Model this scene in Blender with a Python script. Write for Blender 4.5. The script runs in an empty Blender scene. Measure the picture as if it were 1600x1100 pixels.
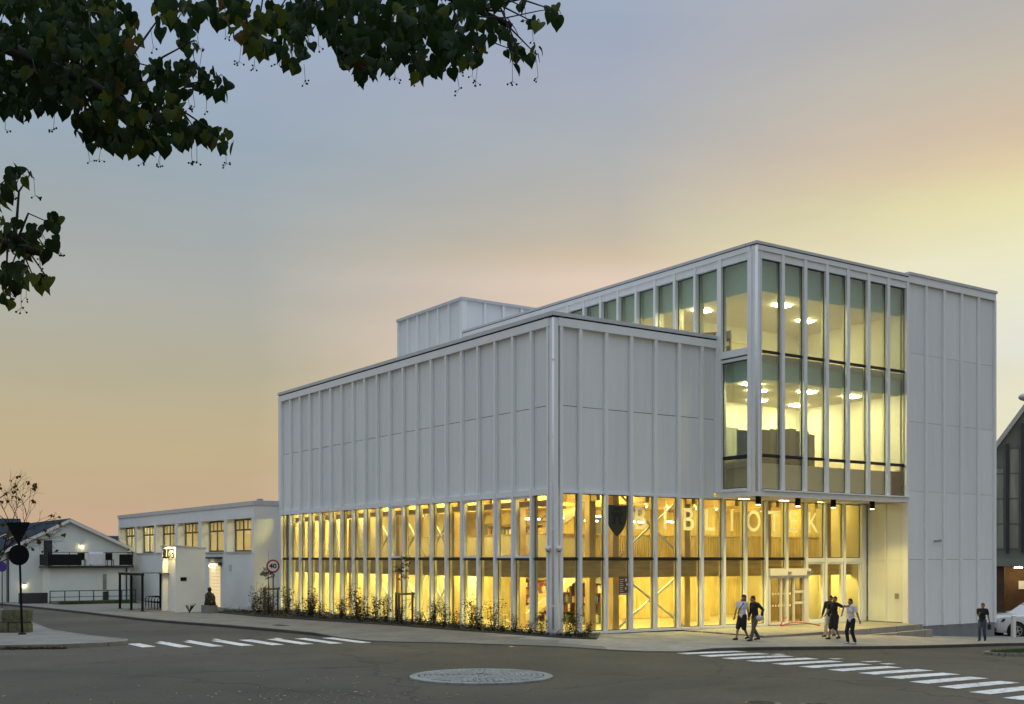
import bpy, bmesh, math, random
from mathutils import Vector, Matrix, Quaternion

RND = random.Random(11)
sc = bpy.context.scene
COL = sc.collection
PI = math.pi
rad = math.radians

# ------------------------------------------------------------------ camera
cam_data = bpy.data.cameras.new('camera')
cam = bpy.data.objects.new('camera', cam_data)
COL.objects.link(cam)
cam.location = (0, 0, 3.2)
cam.rotation_euler = (rad(90), 0, 0)
cam_data.sensor_width = 36
cam_data.lens = 36 * 1793 / 1600
cam_data.shift_y = (872.5 - 550) / 1600
cam_data.clip_start = 0.05
cam_data.clip_end = 9000
sc.camera = cam

# ------------------------------------------------------------------ sky (dusk, afterglow on the right)
SUN_AZ = 33.0          # degrees to the right of the view axis (+Y)
SUN_EL = 3.0
world = bpy.data.worlds.new('World')
sc.world = world
world.use_nodes = True
wn, wl = world.node_tree.nodes, world.node_tree.links
wn.clear()

def srgb(r, g, b):
    def c(x):
        x /= 255.0
        return x / 12.92 if x <= 0.04045 else ((x + 0.055) / 1.055) ** 2.4
    return (c(r), c(g), c(b), 1.0)

def sky_ramp(stops):
    n = wn.new('ShaderNodeValToRGB')
    n.color_ramp.interpolation = 'EASE'
    e = n.color_ramp.elements
    while len(e) < len(stops):
        e.new(0.5)
    for i, (p, c) in enumerate(stops):
        e[i].position = p
        e[i].color = c
    return n

def wmath(op, a, b=None, clamp=False):
    n = wn.new('ShaderNodeMath')
    n.operation = op
    n.use_clamp = clamp
    for i, x in enumerate((a, b)):
        if x is None:
            continue
        if isinstance(x, (int, float)):
            n.inputs[i].default_value = x
        else:
            wl.new(x, n.inputs[i])
    return n.outputs[0]

out = wn.new('ShaderNodeOutputWorld')
bg = wn.new('ShaderNodeBackground')
tc = wn.new('ShaderNodeTexCoord')
sep = wn.new('ShaderNodeSeparateXYZ')
wl.new(tc.outputs['Generated'], sep.inputs[0])
X, Y, Z = sep.outputs
# faint veils of high cloud bend the height at which the tones change
mp = wn.new('ShaderNodeMapping')
mp.inputs['Scale'].default_value = (1.3, 1.3, 5.5)
mp.inputs['Rotation'].default_value = (0.0, rad(-24), 0.0)
wl.new(tc.outputs['Generated'], mp.inputs['Vector'])
nz = wn.new('ShaderNodeTexNoise')
nz.inputs['Scale'].default_value = 2.6
nz.inputs['Detail'].default_value = 5
nz.inputs['Roughness'].default_value = 0.55
wl.new(mp.outputs[0], nz.inputs['Vector'])
veil = wmath('SUBTRACT', nz.outputs['Fac'], 0.5)
zz = wmath('ADD', Z, wmath('MULTIPLY', veil, 0.022))
# azimuth of the look direction relative to the afterglow
sx, sy = math.sin(rad(SUN_AZ)), math.cos(rad(SUN_AZ))
horiz = wmath('SQRT', wmath('ADD', wmath('MULTIPLY', X, X), wmath('MULTIPLY', Y, Y)))
cosaz = wmath('DIVIDE', wmath('ADD', wmath('MULTIPLY', X, sx), wmath('MULTIPLY', Y, sy)), wmath('MAXIMUM', horiz, 0.001))
def az_map(lo, hi):
    n = wn.new('ShaderNodeMapRange')
    n.inputs['From Min'].default_value = lo
    n.inputs['From Max'].default_value = hi
    wl.new(wmath('ADD', cosaz, wmath('MULTIPLY', veil, 0.05)), n.inputs['Value'])
    return n.outputs[0]
TOP = [(0.62, srgb(168, 182, 204)), (1.0, srgb(205, 213, 224))]
cool = sky_ramp([(0.0, srgb(204, 170, 146)), (0.050, srgb(192, 168, 137)), (0.0936, srgb(191, 174, 138)), (0.120, srgb(188, 175, 144)), (0.147, srgb(182, 175, 150)),
                 (0.2245, srgb(170, 172, 167)), (0.274, srgb(160, 168, 170)), (0.330, srgb(152, 168, 182)), (0.375, srgb(156, 170, 190)), (0.45, srgb(152, 172, 198))] + TOP)
mid = sky_ramp([(0.0, srgb(222, 186, 160)), (0.12, srgb(226, 200, 176)), (0.2343, srgb(224, 203, 184)), (0.2546, srgb(205, 188, 164)), (0.2696, srgb(192, 182, 166)),
                (0.304, srgb(180, 178, 172)), (0.3415, srgb(170, 175, 179)), (0.382, srgb(163, 170, 185)), (0.421, srgb(156, 168, 188))] + TOP)
warm = sky_ramp([(0.0, srgb(226, 222, 190)), (0.138, srgb(225, 226, 202)), (0.1627, srgb(223, 227, 216)), (0.1968, srgb(228, 229, 209)), (0.2347, srgb(233, 232, 198)),
                 (0.2764, srgb(234, 227, 174)), (0.2988, srgb(229, 208, 168)), (0.325, srgb(212, 191, 165)), (0.367, srgb(195, 186, 168)), (0.4075, srgb(182, 177, 171))] + TOP)
for r_ in (cool, mid, warm):
    r_.color_ramp.interpolation = 'LINEAR'
    wl.new(zz, r_.inputs[0])
def sky_mix(f, a_, b_):
    n = wn.new('ShaderNodeMix')
    n.data_type = 'RGBA'
    wl.new(f, n.inputs['Factor'])
    wl.new(a_, n.inputs['A'])
    wl.new(b_, n.inputs['B'])
    return n.outputs['Result']
graded = sky_mix(az_map(0.885, 0.993), sky_mix(az_map(0.695, 0.868), cool.outputs[0], mid.outputs[0]), warm.outputs[0])
# the vault brightens towards the zenith
zen = wn.new('ShaderNodeMapRange')
zen.interpolation_type = 'SMOOTHSTEP'
zen.inputs['From Min'].default_value = 0.42
zen.inputs['From Max'].default_value = 1.0
zen.inputs['To Min'].default_value = 1.0
zen.inputs['To Max'].default_value = 2.1
wl.new(Z, zen.inputs['Value'])
vault = wn.new('ShaderNodeVectorMath')
vault.operation = 'SCALE'
wl.new(graded, vault.inputs[0])
wl.new(wmath('MULTIPLY', zen.outputs[0], wmath('ADD', 1.0, wmath('MULTIPLY', veil, 0.16))), vault.inputs['Scale'])
sky = wn.new('ShaderNodeTexSky')
sky.sky_type = 'NISHITA'
sky.sun_disc = False
sky.sun_elevation = rad(SUN_EL)
sky.sun_rotation = rad(SUN_AZ)
sky.air_density = 1.6
sky.dust_density = 2.0
skyscale = wn.new('ShaderNodeVectorMath')
skyscale.operation = 'SCALE'
skyscale.inputs['Scale'].default_value = 0.002
wl.new(sky.outputs[0], skyscale.inputs[0])
addn = wn.new('ShaderNodeMix')
addn.data_type = 'RGBA'
addn.blend_type = 'ADD'
addn.inputs['Factor'].default_value = 1.0
wl.new(vault.outputs[0], addn.inputs['A'])
wl.new(skyscale.outputs[0], addn.inputs['B'])
wl.new(addn.outputs['Result'], bg.inputs['Color'])
bg.inputs['Strength'].default_value = 1.02
wl.new(bg.outputs[0], out.inputs[0])

# ------------------------------------------------------------------ sun (already at the horizon behind the building)
sun_data = bpy.data.lights.new('sun', 'SUN')
sun_data.energy = 0.12
sun_data.angle = rad(20)
sun_data.color = (1.0, 0.86, 0.66)
sun = bpy.data.objects.new('sun', sun_data)
COL.objects.link(sun)
_d = Vector((math.sin(rad(SUN_AZ)) * math.cos(rad(SUN_EL)), math.cos(rad(SUN_AZ)) * math.cos(rad(SUN_EL)), math.sin(rad(SUN_EL))))
sun.rotation_euler = (-_d).to_track_quat('-Z', 'Y').to_euler()

sc.view_settings.view_transform = 'Standard'
sc.view_settings.look = 'None'
sc.view_settings.exposure = 0.0
sc.view_settings.gamma = 1.0
sc.view_settings.use_curve_mapping = False
sc.render.engine = 'CYCLES'
sc.cycles.use_denoising = True
sc.cycles.max_bounces = 8
sc.cycles.transparent_max_bounces = 24
sc.cycles.sample_clamp_indirect = 4.0
sc.cycles.caustics_reflective = False
sc.cycles.caustics_refractive = False

# ------------------------------------------------------------------ place: the library's own axes
CA, SA = 0.8247, 0.5655                 # right front runs along (CA, SA), left front along (-SA, CA)
TH = math.atan2(SA, CA)
CX, CY = 64 / 1793 * 47.4, 47.4         # the near corner of the library

def W(u, v):
    return (CX + CA * u - SA * v, CY + SA * u + CA * v)

def UV(x, y):
    dx, dy = x - CX, y - CY
    return CA * dx + SA * dy, -SA * dx + CA * dy

_SL = [(-1e9, 0.0), (1, 0.0), (13, -0.45), (20.5, -0.63), (28, -0.98), (36, -1.12), (1e9, -1.12)]

def _zu(u):
    for (a, za), (b, zb) in zip(_SL, _SL[1:]):
        if u <= b:
            if a < -1e8:
                return zb
            return za + (zb - za) * (u - a) / (b - a)
    return -1.12

def zp(x, y):
    """pavement level; the street falls gently to the right, and away from the entrance"""
    u, v = UV(x, y)
    z = sum(_zu(u + d) for d in (-2.5, -1.5, -0.5, 0.5, 1.5, 2.5)) / 6
    near = max(0.0, min(1.0, (v + 8.0) / 3.5))
    return z * (1 - 0.75 * near * (1 - min(1.0, max(0.0, (u - 11.5) / 8.5))))

# ------------------------------------------------------------------ mesh helpers
class MB:
    def __init__(s):
        s.v, s.f = [], []

    def add(s, vs, fs):
        o = len(s.v)
        s.v += [tuple(p) for p in vs]
        s.f += [tuple(i + o for i in f) for f in fs]
        return s

    def box(s, x0, x1, y0, y1, z0, z1):
        return s.add([(x0, y0, z0), (x1, y0, z0), (x1, y1, z0), (x0, y1, z0), (x0, y0, z1), (x1, y0, z1), (x1, y1, z1), (x0, y1, z1)],
                     [(3, 2, 1, 0), (4, 5, 6, 7), (0, 1, 5, 4), (1, 2, 6, 5), (2, 3, 7, 6), (3, 0, 4, 7)])

    def bar(s, p0, p1, w, h):
        """square bar between two points"""
        p0, p1 = Vector(p0), Vector(p1)
        d = (p1 - p0).normalized()
        up = Vector((0, 0, 1)) if abs(d.z) < 0.99 else Vector((0, 1, 0))
        a = d.cross(up).normalized() * w / 2
        b = a.cross(d).normalized() * h / 2
        vs = [p + i * a + j * b for p in (p0, p1) for i, j in ((-1, -1), (1, -1), (1, 1), (-1, 1))]
        return s.add(vs, [(0, 1, 2, 3), (7, 6, 5, 4), (1, 0, 4, 5), (2, 1, 5, 6), (3, 2, 6, 7), (0, 3, 7, 4)])

    def tube(s, pts, rads, n=8, cap=True, flat=1.0):
        pts = [Vector(p) for p in pts]
        if not isinstance(rads, (list, tuple)):
            rads = [rads] * len(pts)
        prev = None
        vs, fs = [], []
        for i, p in enumerate(pts):
            d = (pts[min(i + 1, len(pts) - 1)] - pts[max(i - 1, 0)])
            if d.length < 1e-9:
                d = Vector((0, 0, 1))
            d.normalize()
            if prev is None:
                up = Vector((0, 0, 1)) if abs(d.z) < 0.95 else Vector((1, 0, 0))
                a = d.cross(up).normalized()
            else:
                a = (prev - d * prev.dot(d))
                if a.length < 1e-6:
                    a = d.orthogonal()
                a.normalize()
            prev = a
            b = d.cross(a)
            for k in range(n):
                t = 2 * PI * k / n
                vs.append(p + (a * math.cos(t) + b * math.sin(t) * flat) * rads[i])
        for i in range(len(pts) - 1):
            for k in range(n):
                k2 = (k + 1) % n
                fs.append((i * n + k, i * n + k2, (i + 1) * n + k2, (i + 1) * n + k))
        if cap:
            fs.append(tuple(range(n - 1, -1, -1)))
            fs.append(tuple((len(pts) - 1) * n + k for k in range(n)))
        return s.add(vs, fs)

    def lathe(s, prof, c=(0, 0, 0), axis='z', n=20):
        vs, fs = [], []
        for r, h in prof:
            for k in range(n):
                t = 2 * PI * k / n
                p = (r * math.cos(t), r * math.sin(t), h)
                if axis == 'y':
                    p = (p[0], p[2], p[1])
                elif axis == 'x':
                    p = (p[2], p[0], p[1])
                vs.append((c[0] + p[0], c[1] + p[1], c[2] + p[2]))
        for i in range(len(prof) - 1):
            for k in range(n):
                k2 = (k + 1) % n
                fs.append((i * n + k, i * n + k2, (i + 1) * n + k2, (i + 1) * n + k))
        fs.append(tuple(range(n - 1, -1, -1)))
        fs.append(tuple((len(prof) - 1) * n + k for k in range(n)))
        return s.add(vs, fs)

    def prism(s, poly, z0, z1):
        """poly: (x, y) outline, counter-clockwise; z0, z1 numbers or functions"""
        n = len(poly)
        za = z0 if callable(z0) else (lambda x, y: z0)
        zb = z1 if callable(z1) else (lambda x, y: z1)
        vs = [(x, y, za(x, y)) for x, y in poly] + [(x, y, zb(x, y)) for x, y in poly]
        fs = [tuple(range(n - 1, -1, -1)), tuple(range(n, 2 * n))]
        fs += [(i, (i + 1) % n, n + (i + 1) % n, n + i) for i in range(n)]
        return s.add(vs, fs)

    def ball(s, c, r, n=10, m=6):
        rx, ry, rz = r if isinstance(r, (tuple, list)) else (r, r, r)
        vs = [(c[0], c[1], c[2] - rz)]
        for i in range(1, m):
            t = -PI / 2 + PI * i / m
            for k in range(n):
                a = 2 * PI * k / n
                vs.append((c[0] + rx * math.cos(t) * math.cos(a), c[1] + ry * math.cos(t) * math.sin(a), c[2] + rz * math.sin(t)))
        vs.append((c[0], c[1], c[2] + rz))
        fs = [(0, 1 + (k + 1) % n, 1 + k) for k in range(n)]
        for i in range(m - 2):
            for k in range(n):
                fs.append((1 + i * n + k, 1 + i * n + (k + 1) % n, 1 + (i + 1) * n + (k + 1) % n, 1 + (i + 1) * n + k))
        top = len(vs) - 1
        fs += [(1 + (m - 2) * n + k, 1 + (m - 2) * n + (k + 1) % n, top) for k in range(n)]
        return s.add(vs, fs)

    def mesh(s, name, mat, smooth=False):
        me = bpy.data.meshes.new(name)
        me.from_pydata(s.v, [], s.f)
        me.materials.append(mat)
        if smooth:
            me.polygons.foreach_set('use_smooth', [True] * len(me.polygons))
        me.update()
        return me

    def build(s, name, mat, parent=None, smooth=False, loc=(0, 0, 0), rot=(0, 0, 0)):
        return place(name, s.mesh(name, mat, smooth), parent, loc, rot)

def place(name, me, parent=None, loc=(0, 0, 0), rot=(0, 0, 0)):
    o = bpy.data.objects.new(name, me)
    COL.objects.link(o)
    o.location = loc
    o.rotation_euler = rot
    if parent is not None:
        o.parent = parent
    return o

_BOX = {}

def box(name, mat, parent, x0, x1, y0, y1, z0, z1, bev=0.0):
    """a box part whose origin is its centre; equal boxes share their mesh"""
    dx, dy, dz = abs(x1 - x0), abs(y1 - y0), abs(z1 - z0)
    key = (round(dx, 3), round(dy, 3), round(dz, 3), mat.name, bev)
    if key not in _BOX:
        if bev:
            b = min(bev, dx * 0.45, dy * 0.45, dz * 0.45)
            bm = bmesh.new()
            bmesh.ops.create_cube(bm, size=1.0)
            bmesh.ops.scale(bm, vec=(dx, dy, dz), verts=bm.verts)
            bmesh.ops.bevel(bm, geom=list(bm.edges), offset=b, segments=1, affect='EDGES')
            me = bpy.data.meshes.new(name)
            bm.to_mesh(me)
            bm.free()
            me.materials.append(mat)
            _BOX[key] = me
        else:
            _BOX[key] = MB().box(-dx / 2, dx / 2, -dy / 2, dy / 2, -dz / 2, dz / 2).mesh(name, mat)
    return place(name, _BOX[key], parent, ((x0 + x1) / 2, (y0 + y1) / 2, (z0 + z1) / 2))

def tag(o, label=None, cat=None, group=None, kind=None):
    if label: o['label'] = label
    if cat: o['category'] = cat
    if group: o['group'] = group
    if kind: o['kind'] = kind
    return o

def thing(name, label, cat, loc=(0, 0, 0), rotz=0.0, group=None):
    o = bpy.data.objects.new(name, None)
    COL.objects.link(o)
    o.empty_display_size = 0.3
    o.location = loc
    o.rotation_euler = (0, 0, rotz)
    return tag(o, label, cat, group)

def copy_tree(o, parent=None):
    c = o.copy()
    COL.objects.link(c)
    c.parent = parent
    for ch in list(o.children):
        copy_tree(ch, c)
    return c

ORD = ['first', 'second', 'third', 'fourth', 'fifth', 'sixth', 'seventh', 'eighth', 'ninth', 'tenth', 'eleventh', 'twelfth', 'thirteenth',
       'fourteenth', 'fifteenth', 'sixteenth', 'seventeenth', 'eighteenth', 'nineteenth', 'twentieth', 'twenty-first', 'twenty-second',
       'twenty-third', 'twenty-fourth', 'twenty-fifth', 'twenty-sixth', 'twenty-seventh', 'twenty-eighth', 'twenty-ninth', 'thirtieth']

# ------------------------------------------------------------------ materials
def nodes_of(name):
    m = bpy.data.materials.new(name)
    m.use_nodes = True
    nt = m.node_tree
    return m, nt.nodes, nt.links, nt.nodes['Principled BSDF']

def pos_noise(N, L, scale, detail=4, rough=0.6, stretch=(1, 1, 1), obj=False):
    if obj:
        g = N.new('ShaderNodeTexCoord').outputs['Object']
    else:
        g = N.new('ShaderNodeNewGeometry').outputs['Position']
    mpn = N.new('ShaderNodeMapping')
    mpn.inputs['Scale'].default_value = stretch
    L.new(g, mpn.inputs['Vector'])
    n = N.new('ShaderNodeTexNoise')
    n.inputs['Scale'].default_value = scale
    n.inputs['Detail'].default_value = detail
    n.inputs['Roughness'].default_value = rough
    L.new(mpn.outputs[0], n.inputs['Vector'])
    return n.outputs['Fac']

def ramp2(N, L, fac, c0, c1, p0=0.35, p1=0.65):
    r = N.new('ShaderNodeValToRGB')
    r.color_ramp.elements[0].position = p0
    r.color_ramp.elements[1].position = p1
    r.color_ramp.elements[0].color = (*c0[:3], 1)
    r.color_ramp.elements[1].color = (*c1[:3], 1)
    L.new(fac, r.inputs[0])
    return r.outputs[0]

def mixc(N, L, a, b, fac, blend='MIX'):
    n = N.new('ShaderNodeMix')
    n.data_type = 'RGBA'
    n.blend_type = blend
    for k, x in (('A', a), ('B', b), ('Factor', fac)):
        if isinstance(x, (int, float)):
            n.inputs[k].default_value = x
        elif isinstance(x, tuple):
            n.inputs[k].default_value = (*x[:3], 1)
        else:
            L.new(x, n.inputs[k])
    return n.outputs['Result']

def pmat(name, col, rough=0.6, var=0.12, scale=1.5, stretch=(1, 1, 1), bump=0.0, bscale=40, metal=0.0, spec=0.5, obj=False, emit=None, fine=0.0):
    m, N, L, B = nodes_of(name)
    c0 = tuple(max(0, x * (1 - var)) for x in col)
    c1 = tuple(min(1, x * (1 + var)) for x in col)
    c = ramp2(N, L, pos_noise(N, L, scale, stretch=stretch, obj=obj), c0, c1, 0.3, 0.7)
    if fine:
        f2 = pos_noise(N, L, bscale, 3, stretch=stretch, obj=obj)
        g = ramp2(N, L, f2, (1 - fine,) * 3, (1 + fine,) * 3, 0.3, 0.7)
        c = mixc(N, L, c, g, 1.0, 'MULTIPLY')
    L.new(c, B.inputs['Base Color'])
    B.inputs['Roughness'].default_value = rough
    B.inputs['Metallic'].default_value = metal
    B.inputs['Specular IOR Level'].default_value = spec
    if bump:
        bn = N.new('ShaderNodeBump')
        bn.inputs['Strength'].default_value = bump
        bn.inputs['Distance'].default_value = 0.02
        L.new(pos_noise(N, L, bscale, 4, stretch=stretch, obj=obj), bn.inputs['Height'])
        L.new(bn.outputs[0], B.inputs['Normal'])
    if emit:
        B.inputs['Emission Color'].default_value = (*emit[0], 1)
        B.inputs['Emission Strength'].default_value = emit[1]
    return m

def glassmat(name, tint, gloss_rough=0.0, reflect=1.0, f0=0.045):
    """thin pane: clear, with a mirror film that grows towards grazing view (alike from both sides)"""
    m, N, L, B = nodes_of(name)
    N.remove(B)
    o = N['Material Output']
    t = N.new('ShaderNodeBsdfTransparent')
    t.inputs['Color'].default_value = (*tint, 1)
    g = N.new('ShaderNodeBsdfGlossy')
    g.inputs['Roughness'].default_value = gloss_rough
    g.inputs['Color'].default_value = (reflect, reflect, reflect, 1)
    lw = N.new('ShaderNodeLayerWeight')
    lw.inputs['Blend'].default_value = 0.5
    pw = N.new('ShaderNodeMath')
    pw.operation = 'POWER'
    pw.inputs[1].default_value = 5.0
    L.new(lw.outputs['Facing'], pw.inputs[0])
    ma = N.new('ShaderNodeMath')
    ma.operation = 'MULTIPLY_ADD'
    ma.inputs[1].default_value = 1.0 - f0
    ma.inputs[2].default_value = f0
    L.new(pw.outputs[0], ma.inputs[0])
    mx = N.new('ShaderNodeMixShader')
    L.new(ma.outputs[0], mx.inputs[0])
    L.new(t.outputs[0], mx.inputs[1])
    L.new(g.outputs[0], mx.inputs[2])
    L.new(mx.outputs[0], o.inputs['Surface'])
    return m

def woodmat(name, col, grain_axis=(1, 1, 0.12), var=0.25):
    m, N, L, B = nodes_of(name)
    n1 = pos_noise(N, L, 7.0, 5, 0.6, grain_axis)
    c = ramp2(N, L, n1, tuple(x * (1 - var) for x in col), tuple(min(1, x * (1 + var * 0.6)) for x in col), 0.3, 0.7)
    # board seams
    n2 = pos_noise(N, L, 0.9, 1, 0.5)
    c = mixc(N, L, c, ramp2(N, L, n2, (0.85,) * 3, (1.1,) * 3), 1.0, 'MULTIPLY')
    L.new(c, B.inputs['Base Color'])
    B.inputs['Roughness'].default_value = 0.55
    return m

def leafmat(name, col, trans=0.25, var=0.35, scale=3.0):
    m, N, L, B = nodes_of(name)
    oi = N.new('ShaderNodeObjectInfo')
    n = pos_noise(N, L, scale, 3)
    c = ramp2(N, L, n, tuple(x * (1 - var) for x in col), tuple(x * (1 + var) for x in col), 0.3, 0.7)
    L.new(c, B.inputs['Base Color'])
    B.inputs['Roughness'].default_value = 0.75
    B.inputs['Specular IOR Level'].default_value = 0.12
    t = N.new('ShaderNodeBsdfTranslucent')
    L.new(c if 'film' in name else mixc(N, L, c, (1.3, 1.25, 0.5), 1.0, 'MULTIPLY'), t.inputs['Color'])
    mx = N.new('ShaderNodeMixShader')
    mx.inputs[0].default_value = trans
    L.new(B.outputs[0], mx.inputs[1])
    L.new(t.outputs[0], mx.inputs[2])
    L.new(mx.outputs[0], N['Material Output'].inputs['Surface'])
    return m

def emat(name, col, strength):
    m, N, L, B = nodes_of(name)
    B.inputs['Base Color'].default_value = (0.8, 0.8, 0.8, 1)
    B.inputs['Emission Color'].default_value = (*col, 1)
    B.inputs['Emission Strength'].default_value = strength
    return m

def cladmat(name, col, *_a, **_k):
    m, N, L, B = nodes_of(name)
    c = ramp2(N, L, pos_noise(N, L, 0.8, stretch=(1, 1, 0.25)), tuple(x * 0.95 for x in col), tuple(min(1, x * 1.03) for x in col), 0.3, 0.7)
    oi = N.new('ShaderNodeObjectInfo')
    c = mixc(N, L, c, ramp2(N, L, oi.outputs['Random'], (0.93, 0.93, 0.94), (1.0, 1.0, 0.99), 0.0, 1.0), 1.0, 'MULTIPLY')
    st = pos_noise(N, L, 3.2, 5, 0.7, (1.6, 1.6, 0.045))
    c = mixc(N, L, c, ramp2(N, L, st, (0.955, 0.955, 0.95), (1.0, 1.0, 1.0), 0.34, 0.56), 1.0, 'MULTIPLY')
    sp = pos_noise(N, L, 28, 4, 0.7)
    c = mixc(N, L, c, ramp2(N, L, sp, (0.95, 0.95, 0.95), (1.02, 1.02, 1.02), 0.3, 0.7), 1.0, 'MULTIPLY')
    L.new(c, B.inputs['Base Color'])
    rr = N.new('ShaderNodeMapRange')
    rr.inputs['To Min'].default_value = 0.42
    rr.inputs['To Max'].default_value = 0.62
    L.new(st, rr.inputs['Value'])
    L.new(rr.outputs[0], B.inputs['Roughness'])
    bn = N.new('ShaderNodeBump')
    bn.inputs['Strength'].default_value = 0.12
    bn.inputs['Distance'].default_value = 0.05
    L.new(pos_noise(N, L, 0.9, 2), bn.inputs['Height'])
    L.new(bn.outputs[0], B.inputs['Normal'])
    return m

M = {}
M['clad'] = cladmat('white_cladding', (0.84, 0.865, 0.86), 0.5, 0.05, 0.8, (1, 1, 0.25), 0.06, 90, fine=0.03)
M['fin'] = pmat('grey_white_fin', (0.83, 0.85, 0.85), 0.42, 0.04, 1.2, (1, 1, 0.2), fine=0.02)
M['cap'] = pmat('parapet_sheet_metal', (0.55, 0.57, 0.59), 0.45, 0.06, 2.0)
M['gap'] = pmat('shadow_gap', (0.02, 0.02, 0.022), 0.7)
M['seam'] = pmat('dark_joint', (0.10, 0.105, 0.11), 0.7)
M['gasket'] = pmat('black_gasket', (0.012, 0.011, 0.012), 0.5)
M['glass'] = glassmat('clear_glazing', (0.93, 0.95, 0.92), f0=0.03)
M['glass_up'] = glassmat('upper_glazing', (0.90, 0.95, 0.90), f0=0.11)
M['spandrel'] = glassmat('spandrel_glazing', (0.90, 0.90, 0.80), f0=0.09)
M['wood'] = woodmat('pine_wall', (0.72, 0.57, 0.25))
M['wood_h'] = woodmat('pine_beam', (0.56, 0.39, 0.16), (0.15, 0.15, 1))
M['wood_col'] = woodmat('glulam_column', (0.62, 0.44, 0.18))
M['wood_dark'] = woodmat('dark_oak', (0.16, 0.075, 0.03))
M['paint_in'] = pmat('interior_white_paint', (0.78, 0.75, 0.66), 0.6, 0.04)
M['cream_in'] = pmat('interior_cream_paint', (0.70, 0.62, 0.42), 0.6, 0.05)
M['floor_in'] = pmat('polished_floor', (0.55, 0.47, 0.33), 0.28, 0.10, 0.9)
M['steel_white'] = pmat('white_steel', (0.74, 0.72, 0.66), 0.4, 0.03)
M['bulkhead'] = pmat('grey_green_bulkhead', (0.44, 0.62, 0.55), 0.5, 0.06)  # grey-green tone stands in for sky reflected in the glass before it
M['curtain'] = pmat('dark_olive_curtain', (0.07, 0.065, 0.035), 0.8, 0.25, 6, (1, 1, 0.05))
M['lampw'] = emat('white_lamp_diffuser', (1.0, 0.97, 0.9), 6.0)
M['lampwarm'] = emat('warm_lamp_lens', (1.0, 0.80, 0.45), 10.0)
M['black'] = pmat('black_powder_coat', (0.010, 0.010, 0.011), 0.6, 0.2, spec=0.15)
M['dark_metal'] = pmat('dark_metal', (0.03, 0.032, 0.036), 0.4, 0.2)
M['sign_back'] = pmat('dark_sign_back', (0.006, 0.007, 0.008), 0.8, 0.2, spec=0.08)
M['galv'] = pmat('galvanised_steel', (0.35, 0.36, 0.37), 0.4, 0.1, 6, metal=0.6)
M['letter'] = pmat('matt_white_film', (0.80, 0.76, 0.62), 0.6, 0.03)
M['shield'] = pmat('dark_green_film', (0.030, 0.036, 0.014), 0.5, 0.05)
M['shieldblk'] = pmat('black_film', (0.006, 0.006, 0.006), 0.5)
M['concrete'] = pmat('concrete_plinth', (0.20, 0.21, 0.21), 0.8, 0.14, 1.2, bump=0.2, bscale=30, fine=0.08)
M['render'] = pmat('white_render', (0.80, 0.82, 0.80), 0.8, 0.05, 0.5, bump=0.12, bscale=60, fine=0.03)
M['soffit'] = pmat('soffit_panel', (0.74, 0.72, 0.66), 0.5, 0.03)
M['brownframe'] = pmat('brown_window_frame', (0.045, 0.028, 0.02), 0.5, 0.2)
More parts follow.
